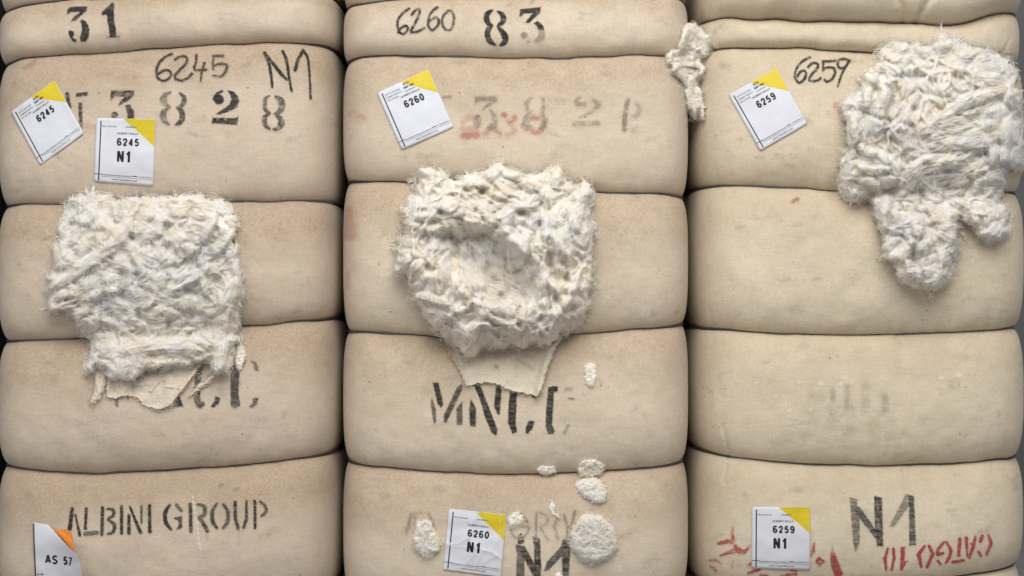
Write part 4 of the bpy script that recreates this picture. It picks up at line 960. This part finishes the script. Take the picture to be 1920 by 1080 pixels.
def il(X, Y):
    d, _ = poly_dist(X, Y, c([(560,600),(640,520),(900,460)])); d1, _ = poly_dist(X, Y, c([(500,680),(520,600)]))
    return np.clip(.40*np.exp(-(d/12)**2)+.3*np.exp(-(d1/9)**2), 0, 1)*(.5+fbm(X*.2, Y*.2, 4, 3)*.9)
flap(BL, c([(230,420),(430,440),(600,360),(1000,340),(1260,330),(1240,400),(1100,600),(980,745),(905,850),(800,892),(700,882),(600,845),(560,770),(440,745),(300,775),(220,762)]), hl, label='ragged torn canvas flap hanging under the cotton', ink=il)
flap(BL, c([(95,440),(235,450),(225,560),(200,680),(150,790),(90,835),(35,835),(60,780),(95,700),(100,560)]), lambda X, Y, sd: 4+5*np.exp(-((sd-7)/4)**2)+(fbm(X*.1, Y*.1, 3)-.5)*4, name='torn_strip')
flap(BL, c([(1390,490),(1350,520),(1180,640),(1090,755),(1110,755),(1230,670),(1370,560),(1400,510)]), lambda X, Y, sd: 3+1.2*np.clip(sd, 0, 4), name='torn_strip', step=.8)
c5 = conv(630, 290, 2.2985)
def hm(X, Y, sd):
    hem, _ = poly_dist(X, Y, c5([(1000,730),(930,830),(895,920),(870,1040)])); hem2, _ = poly_dist(X, Y, c5([(430,760),(480,850),(520,910),(555,1000)]))
    w1, _ = poly_dist(X, Y, c5([(600,930),(720,950),(840,920)]))
    return 1.5+4*np.exp(-sd/6)+10*np.exp(-(hem/6.5)**2)+3.5*np.exp(-(hem2/3.5)**2)+1.6*np.exp(-(w1/9)**2)+(fbm(X*.045, Y*.045, 66, 3)-.5)*8+1.0*np.exp(-sd/2.5)
def im(X, Y):
    d, _ = poly_dist(X, Y, c5([(780,880),(850,925)])); return .25*np.exp(-(d/4)**2)*(.4+fbm(X*.3, Y*.3, 4, 3))
flap(BM, c5([(430,755),(600,800),(760,800),(1000,735),(1010,745),(950,830),(915,920),(890,1000),(872,1042),(820,1033),(750,1015),(690,990),(640,982),(600,990),(560,1002),(530,930),(500,880),(460,810)]), hm, label='torn canvas flap with a rolled right edge', ink=im)
# torn edge strips beside the left wad
def strip(b, pts, r, name, lift=4, col=None):
    P = np.array(pts, float); t = np.linspace(0, len(P)-1, 30)
    px = np.interp(t, np.arange(len(P)), P[:, 0])+rng.normal(0, .4, 30); py = np.interp(t, np.arange(len(P)), P[:, 1])
    y = at(px, py, [b]) - lift/1000
    v, f = tube(world(px, py, y)-b.org, r/1000*(1-.7*np.abs(np.linspace(-1, 1, 30))**3), 6)
    return link(name, mesh_np(name, v, f), b.root, MC[b.key])
strip(BL, [(437,392),(441,440),(444,485),(452,520)], 2.0, 'torn_edge', 5)
strip(BL, [(395,366),(345,369),(300,371),(235,372)], 1.3, 'torn_edge', 8)
strip(BM, [(905,655),(935,660),(975,657),(1010,648),(1050,634)], 1.0, 'torn_edge', 9)

# ------------------------------------------------------------------ paper labels
def text_mesh(s, bold=.012):
    cu = bpy.data.curves.new('printed_text', 'FONT'); cu.body = s; cu.offset = bold; cu.fill_mode = 'FRONT'; cu.resolution_u = 4
    o = bpy.data.objects.new('tmp', cu); COL.objects.link(o)
    dg = bpy.context.evaluated_depsgraph_get(); dg.update()
    me = bpy.data.meshes.new_from_object(o.evaluated_get(dg))
    bpy.data.objects.remove(o); bpy.data.curves.remove(cu)
    n = len(me.vertices); co = np.empty(n*3, np.float32); me.vertices.foreach_get('co', co); co = co.reshape(-1, 3)
    me.name = 'printed_text'
    return me, co
def _el(cx, cy, rx, ry, a0, a1, n=14):
    return [(cx+rx*math.cos(math.radians(a0+(a1-a0)*i/n)), cy+ry*math.sin(math.radians(a0+(a1-a0)*i/n))) for i in range(n+1)]
_six = [_el(.5, .70, .38, .24, 25, 150, 8)+[(.12, .62), (.11, .40)]+_el(.5, .31, .38, .24, 180, 540, 20)]
GLY = {'6': _six, '9': [[(1-x, 1-y) for x, y in p] for p in _six], '0': [_el(.5, .5, .38, .44, 0, 360, 24)],
       '2': [[(.13, .66)]+_el(.5, .70, .37, .24, 170, -20, 10)+[(.74, .50), (.40, .28), (.16, .10)], [(.10, .07), (.90, .07)]],
       '4': [[(.68, 0), (.68, .97)], [(.66, .93), (.10, .30)], [(.04, .27), (.96, .27)]],
       '5': [[(.86, .92), (.24, .92)], [(.26, .92), (.17, .46)], [(.17, .49)]+_el(.48, .32, .38, .26, 130, -150, 14)],
       '1': [[(.58, 0), (.58, 1)], [(.58, .86), (.42, .76), (.18, .72)]], '7': [[(.08, .91), (.92, .91)], [(.88, .88), (.58, .5), (.40, 0)]],
       'N': [[(.12, 0), (.12, 1)], [(.13, .97), (.87, .03)], [(.88, 0), (.88, 1)]], 'A': [[(.06, 0), (.48, .97)], [(.52, .97), (.94, 0)], [(.22, .28), (.78, .28)]],
       'S': [_el(.5, .72, .36, .22, 20, 200, 10)+[(.3, .56), (.7, .44)]+_el(.5, .28, .37, .23, 20, -160, 10)]}
def stroke_glyphs(s, w, h, gap, t):
    """ribbons of condensed bold characters in a w x h box (any unit); returns points (x right, y up) and quads"""
    n = len(s); cw = (w-gap*(n-1))/n; Vs, Fs, off = [], [], 0
    for i, ch in enumerate(s):
        for st in GLY.get(ch, []):
            P = np.array([(i*(cw+gap)+t*.4+x*(cw-.8*t), t*.4+y*(h-.8*t)) for x, y in st])
            L = np.r_[0, np.cumsum(np.hypot(*np.diff(P, axis=0).T))]; m = max(4, int(L[-1]/(t*.35)))
            q = np.linspace(0, L[-1], m); P = np.stack([np.interp(q, L, P[:, 0]), np.interp(q, L, P[:, 1])], -1)
            T = np.gradient(P, axis=0); T /= np.linalg.norm(T, axis=1)[:, None]+1e-9; Nn = np.stack([-T[:, 1], T[:, 0]], -1)
            v = np.concatenate([P+Nn*t/2, P, P-Nn*t/2]); a = np.arange(m-1)
            for k in (0, m): Fs.append(np.stack([a+k, a+1+k, a+1+m+k, a+m+k], -1)+off)
            Vs.append(v); off += len(v)
    return np.concatenate(Vs), np.concatenate(Fs)
class Label: pass
def label(b, quad_, label_txt, hfun=None, n=26):
    """quad_: TL, TR, BR, BL on the photo plan"""
    Lb = Label(); Q = np.array(quad_, float); Lb.b = b
    Lb.px = lambda u, v: ((1-v)[..., None]*((1-u)[..., None]*Q[0]+u[..., None]*Q[1]) + v[..., None]*((1-u)[..., None]*Q[3]+u[..., None]*Q[2]))
    seed = int(Q[0, 0])
    Lb.h = hfun or (lambda u, v: 1.2 + 3.2*fbm(u*2+seed, v*2, seed, 2)*np.exp(-np.minimum(np.minimum(u, 1-u), np.minimum(v, 1-v))*7) + 1.3*(fbm(u*3, v*3+seed, 8, 2)-.5))
    cu = Lb.px(np.array(.5), np.array(.5)); Lb.org = world(cu[0], cu[1], float(at(cu[0], cu[1], [b])))
    def pos(u, v, up=0.0):
        p = Lb.px(u, v); y = at(p[..., 0], p[..., 1], [b]) - (Lb.h(u, v)+up)/1000
        return world(p[..., 0], p[..., 1], y)-Lb.org
    Lb.pos = pos
    def patch(f_uv, name, mat, up, parent):
        U, Vv = f_uv; V = pos(U, Vv, up).reshape(-1, 3)
        ny, nx = U.shape; idx = np.arange(ny*nx).reshape(ny, nx)
        F = np.stack([idx[:-1, :-1], idx[1:, :-1], idx[1:, 1:], idx[:-1, 1:]], -1).reshape(-1, 4)
        return link(name, mesh_np(name, V, F), parent, mat)
    Lb.patch = patch
    t = np.linspace(0, 1, n); U, Vv = np.meshgrid(t, t)
    # slightly rounded corners
    rc = .025; cu_ = np.clip(U, rc, 1-rc); cv_ = np.clip(Vv, rc, 1-rc); dx = U-cu_; dy = Vv-cv_; L = np.maximum(np.hypot(dx, dy), 1e-9); k = np.minimum(1, rc/L)
    Lb.o = patch((cu_+dx*k, cv_+dy*k), 'paper_label', M_PAPER, 0, None); Lb.o.location = Lb.org
    md = Lb.o.modifiers.new('thickness', 'SOLIDIFY'); md.thickness = .0003; md.offset = -1
    tag(Lb.o, label_txt, 'paper label', 'white paper labels stuck on the bales')
    Lb.rect = lambda u0, v0, u1, v1, mat=M_BLK, name='printed_rule', up=.22: patch(np.meshgrid(np.linspace(u0, u1, 14), np.linspace(v0, v1, 14)), name, mat, up, Lb.o)
    def text(s, u0, v0, u1, v1, mat=M_BLK, name='printed_text', bold=.012, skew=0):
        me, co = text_mesh(s, bold)
        mn = co.min(0); mx_ = co.max(0)
        a = (co[:, 0]-mn[0])/(mx_[0]-mn[0]); bb = (co[:, 1]-mn[1])/(mx_[1]-mn[1])
        V = pos(u0+(u1-u0)*a, v1+(v0-v1)*bb + skew*a, .3)
        me.vertices.foreach_set('co', V.astype(np.float32).ravel()); me.update(); me.materials.clear()
        return link(name, me, Lb.o, mat)
    Lb.text = text
    Wd = np.linalg.norm(Q[1]-Q[0]); Hd = np.linalg.norm(Q[3]-Q[0])
    def glyphs(s, u0, v0, u1, v1, t, name):
        v, f = stroke_glyphs(s, (u1-u0)*Wd, (v1-v0)*Hd, (u1-u0)*Wd*.02, t)
        return link(name, mesh_np(name, pos(u0+v[:, 0]/Wd, v1-v[:, 1]/Hd, .45), f, False), Lb.o, M_BLK)
    Lb.glyphs = glyphs
    return Lb
def furnish(Lb, num, grade=None, tilted=False):
    # coloured corner
    m = 16; s, t = np.meshgrid(np.linspace(0, 1, m), np.linspace(0, 1, m))
    vmax = .415
    V = t*vmax; ul = .455+(1-.455)*(V/vmax)
    Lb.patch((ul+(.994-ul)*s, V*.994+.004), 'yellow_corner', M_YEL, .12, Lb.o)
    Lb.rect(.068, .045, .088, .975, name='printed_rule')
    Lb.rect(.0, .868, .14, .877, name='printed_rule')
    Lb.rect(.12, .876, .985, .881, M_GRY); Lb.rect(.12, .904, .985, .909, M_GRY)
    Lb.text('tracciabilita materia prima ballatura', .14, .872, .62, .892, M_GRY)
    Lb.rect(.645, .868, .725, .879, M_BLK)
    Lb.text('magazzino', .78, .868, .93, .885, M_GRY)
    Lb.text('www.l\'cotonificio.com', .30, .925, .73, .955, M_GRY)
    Lb.text('NUMERO BALLA', .355, .212, .715, .245, M_GRY, bold=.02)
    Lb.glyphs(num, .355, .295, .740, .425, 3.0, 'printed_number')
    if grade: Lb.glyphs(grade, .365, .485, .63, .68, 4.4, 'printed_grade')
    if tilted:
        Lb.text('LOTTO FILATURA', .11, .085, .40, .108, M_GRY); Lb.text('NUMERO PARTITA', .11, .135, .41, .158, M_GRY); Lb.text('TIPO COTONE', .11, .185, .33, .208, M_GRY)
        Lb.text('ACN', .47, .035, .59, .075, M_BLK, bold=.03); Lb.text('38F180', .46, .095, .66, .132, M_BLK, bold=.03); Lb.text('CONSEGNA', .46, .16, .66, .182, M_GRY)
    else:
        Lb.text('TIPO COTONE', .095, .118, .34, .138, M_GRY, bold=.02); Lb.text('CONSEGNA', .50, .118, .685, .138, M_GRY, bold=.03)
A = label(BL, [(20,210),(102,150),(157,250),(75,310)], 'tilted white label 6245 with yellow corner at the left bale\'s left edge'); furnish(A, '6245', None, True)
A = label(BL, [(181,221),(292,223.5),(287,349),(176,340.6)], 'upright white label 6245 N1 with yellow corner under the stencilled 3828'); furnish(A, '6245', 'N1')
A = label(BM, [(706.5,174),(803,129),(850.5,238),(753,281)], 'tilted white label 6260 with yellow corner left of the red smear'); furnish(A, '6260', None, True)
A = label(BR, [(1365.7,178),(1455.6,127),(1514,232),(1425.6,282.7)], 'tilted white label 6259 with yellow corner below the handwritten 6259'); furnish(A, '6259', None, True)
A = label(BR, [(1409.7,950.4),(1519,950.4),(1519,1069.6),(1409,1065.7)], 'upright white label 6259 N1 with yellow corner on red paint strokes'); furnish(A, '6259', 'N1')
def crumple(u, v):
    f = 1.6
    lines = [([(0,.57),(.2,.56),(.38,.44),(.45,.30),(.42,.20),(.48,.08),(.5,0)], 1.6), ([(.38,.44),(.55,.60),(.8,.62),(1,.72)], 2.0), ([(.1,.62),(.35,.60),(.55,.57)], 1.0), ([(.62,.98),(.7,.80),(.9,.66)], 1.3), ([(.35,.9),(.5,.70)], 1.0), ([(.52,.95),(.6,.75),(.66,.62)], 1.2), ([(.88,.4),(.93,.6)], 1.0), ([(.9,0),(.92,.4)], .8)]
    h = np.full(np.shape(u), f, float)
    for pts, amp in lines:
        d, _ = poly_dist(u, v, pts); h = h + 1.0*amp*np.exp(-np.abs(d)/.04)
    return h + 2.0*(fbm(u*4, v*4, 91, 3)-.5) + 1.0
A = label(BM, [(842,953.6),(949.6,964.6),(939,1082),(831,1068)], 'crumpled white label 6260 N1 with yellow corner between two cotton tufts', crumple, 70); furnish(A, '6260', 'N1')
# curled AS 57 label
c = conv(50, 960, 9)
def curled():
    b = BL; wp = np.array(c([(105,165),(250,190),(370,210),(460,310),(620,490),(820,700),(900,850),(940,1080),(950,1330),(165,1330),(150,1080),(135,800),(112,400)]))
    ridge = c([(370,210),(460,310),(620,490),(820,700),(900,850),(940,1080),(950,1330)])
    op = np.array(c([(440,290),(720,305),(765,370),(800,640),(830,712),(640,500),(540,390)]))
    cen = world(110, 1040, float(at(110., 1040., [b])))
    def hw(X, Y):
        d, _ = poly_dist(X, Y, ridge); return 2+26*np.exp(-d/24)*sstep(975, 1030, Y)
    def ho(X, Y):
        d, _ = poly_dist(X, Y, ridge); return 1.2+26*np.exp(-d/5)*sstep(975, 1030, Y)
    def sheet(P, hf, name, mat, parent, up=0, step=.8):
        x0, y0 = P.min(0)-2; x1, y1 = P.max(0)+2; X, Y = np.meshgrid(np.arange(x0, x1, step), np.arange(y0, y1, step))
        sd = poly_sd(X, Y, P); y = at(X, Y, [b])-(hf(X, Y)+up)/1000
        V, F, used = grid_mesh(X, Y, sd > 0, y, cen)
        return link(name, mesh_np(name, V, F), parent, mat)
    o = sheet(wp, hw, 'paper_label', M_PAPER, None); o.location = cen
    md = o.modifiers.new('thickness', 'SOLIDIFY'); md.thickness = .0004; md.offset = 1
    tag(o, 'curled white label AS 57 with orange corner at the bottom left', 'paper label', 'white paper labels stuck on the bales')
    sheet(op, ho, 'orange_corner', M_ORA, o)
    def put(V2, up=.9):
        y = at(V2[:, 0], V2[:, 1], [b])-(hw(V2[:, 0], V2[:, 1])+up)/1000; return world(V2[:, 0], V2[:, 1], y)-cen
    for s, x0, y0, x1, y1, dy in (('A', 305, 710, 415, 868, 5), ('S', 420, 722, 530, 885, 4), ('5', 610, 738, 695, 898, 5), ('7', 690, 752, 775, 908, 6)):
        v, f = stroke_glyphs(s, x1-x0, y1-y0, 0, 30 if s != '7' else 22)
        q = np.array(c(np.stack([x0+v[:, 0], y1-v[:, 1]+dy*v[:, 0]/(x1-x0)], -1)))
        link('printed_character', mesh_np('printed_character', put(q), f, False), o, M_BLK)
    t = np.linspace(0, 1, 40); yy = 190+t*1100; xl = np.interp(yy, [190, 500, 800, 1080, 1330], [106, 112, 126, 138, 150])
    q = np.concatenate([np.stack([xl+2, yy], -1), np.stack([xl+22, yy], -1)]); idx = np.arange(39)
    F = np.stack([idx, idx+1, idx+41, idx+40], -1)
    link('printed_rule', mesh_np('printed_rule', put(np.array(c(q))), F), o, M_BLK)
    for x in (185, 235, 255):
        q = np.array(c([(x, 1040), (x+22, 1040), (x+22, 1060), (x, 1060)])); link('printed_rule', mesh_np('printed_rule', put(q), np.array([[0, 1, 2, 3]])), o, M_BLK)
curled()
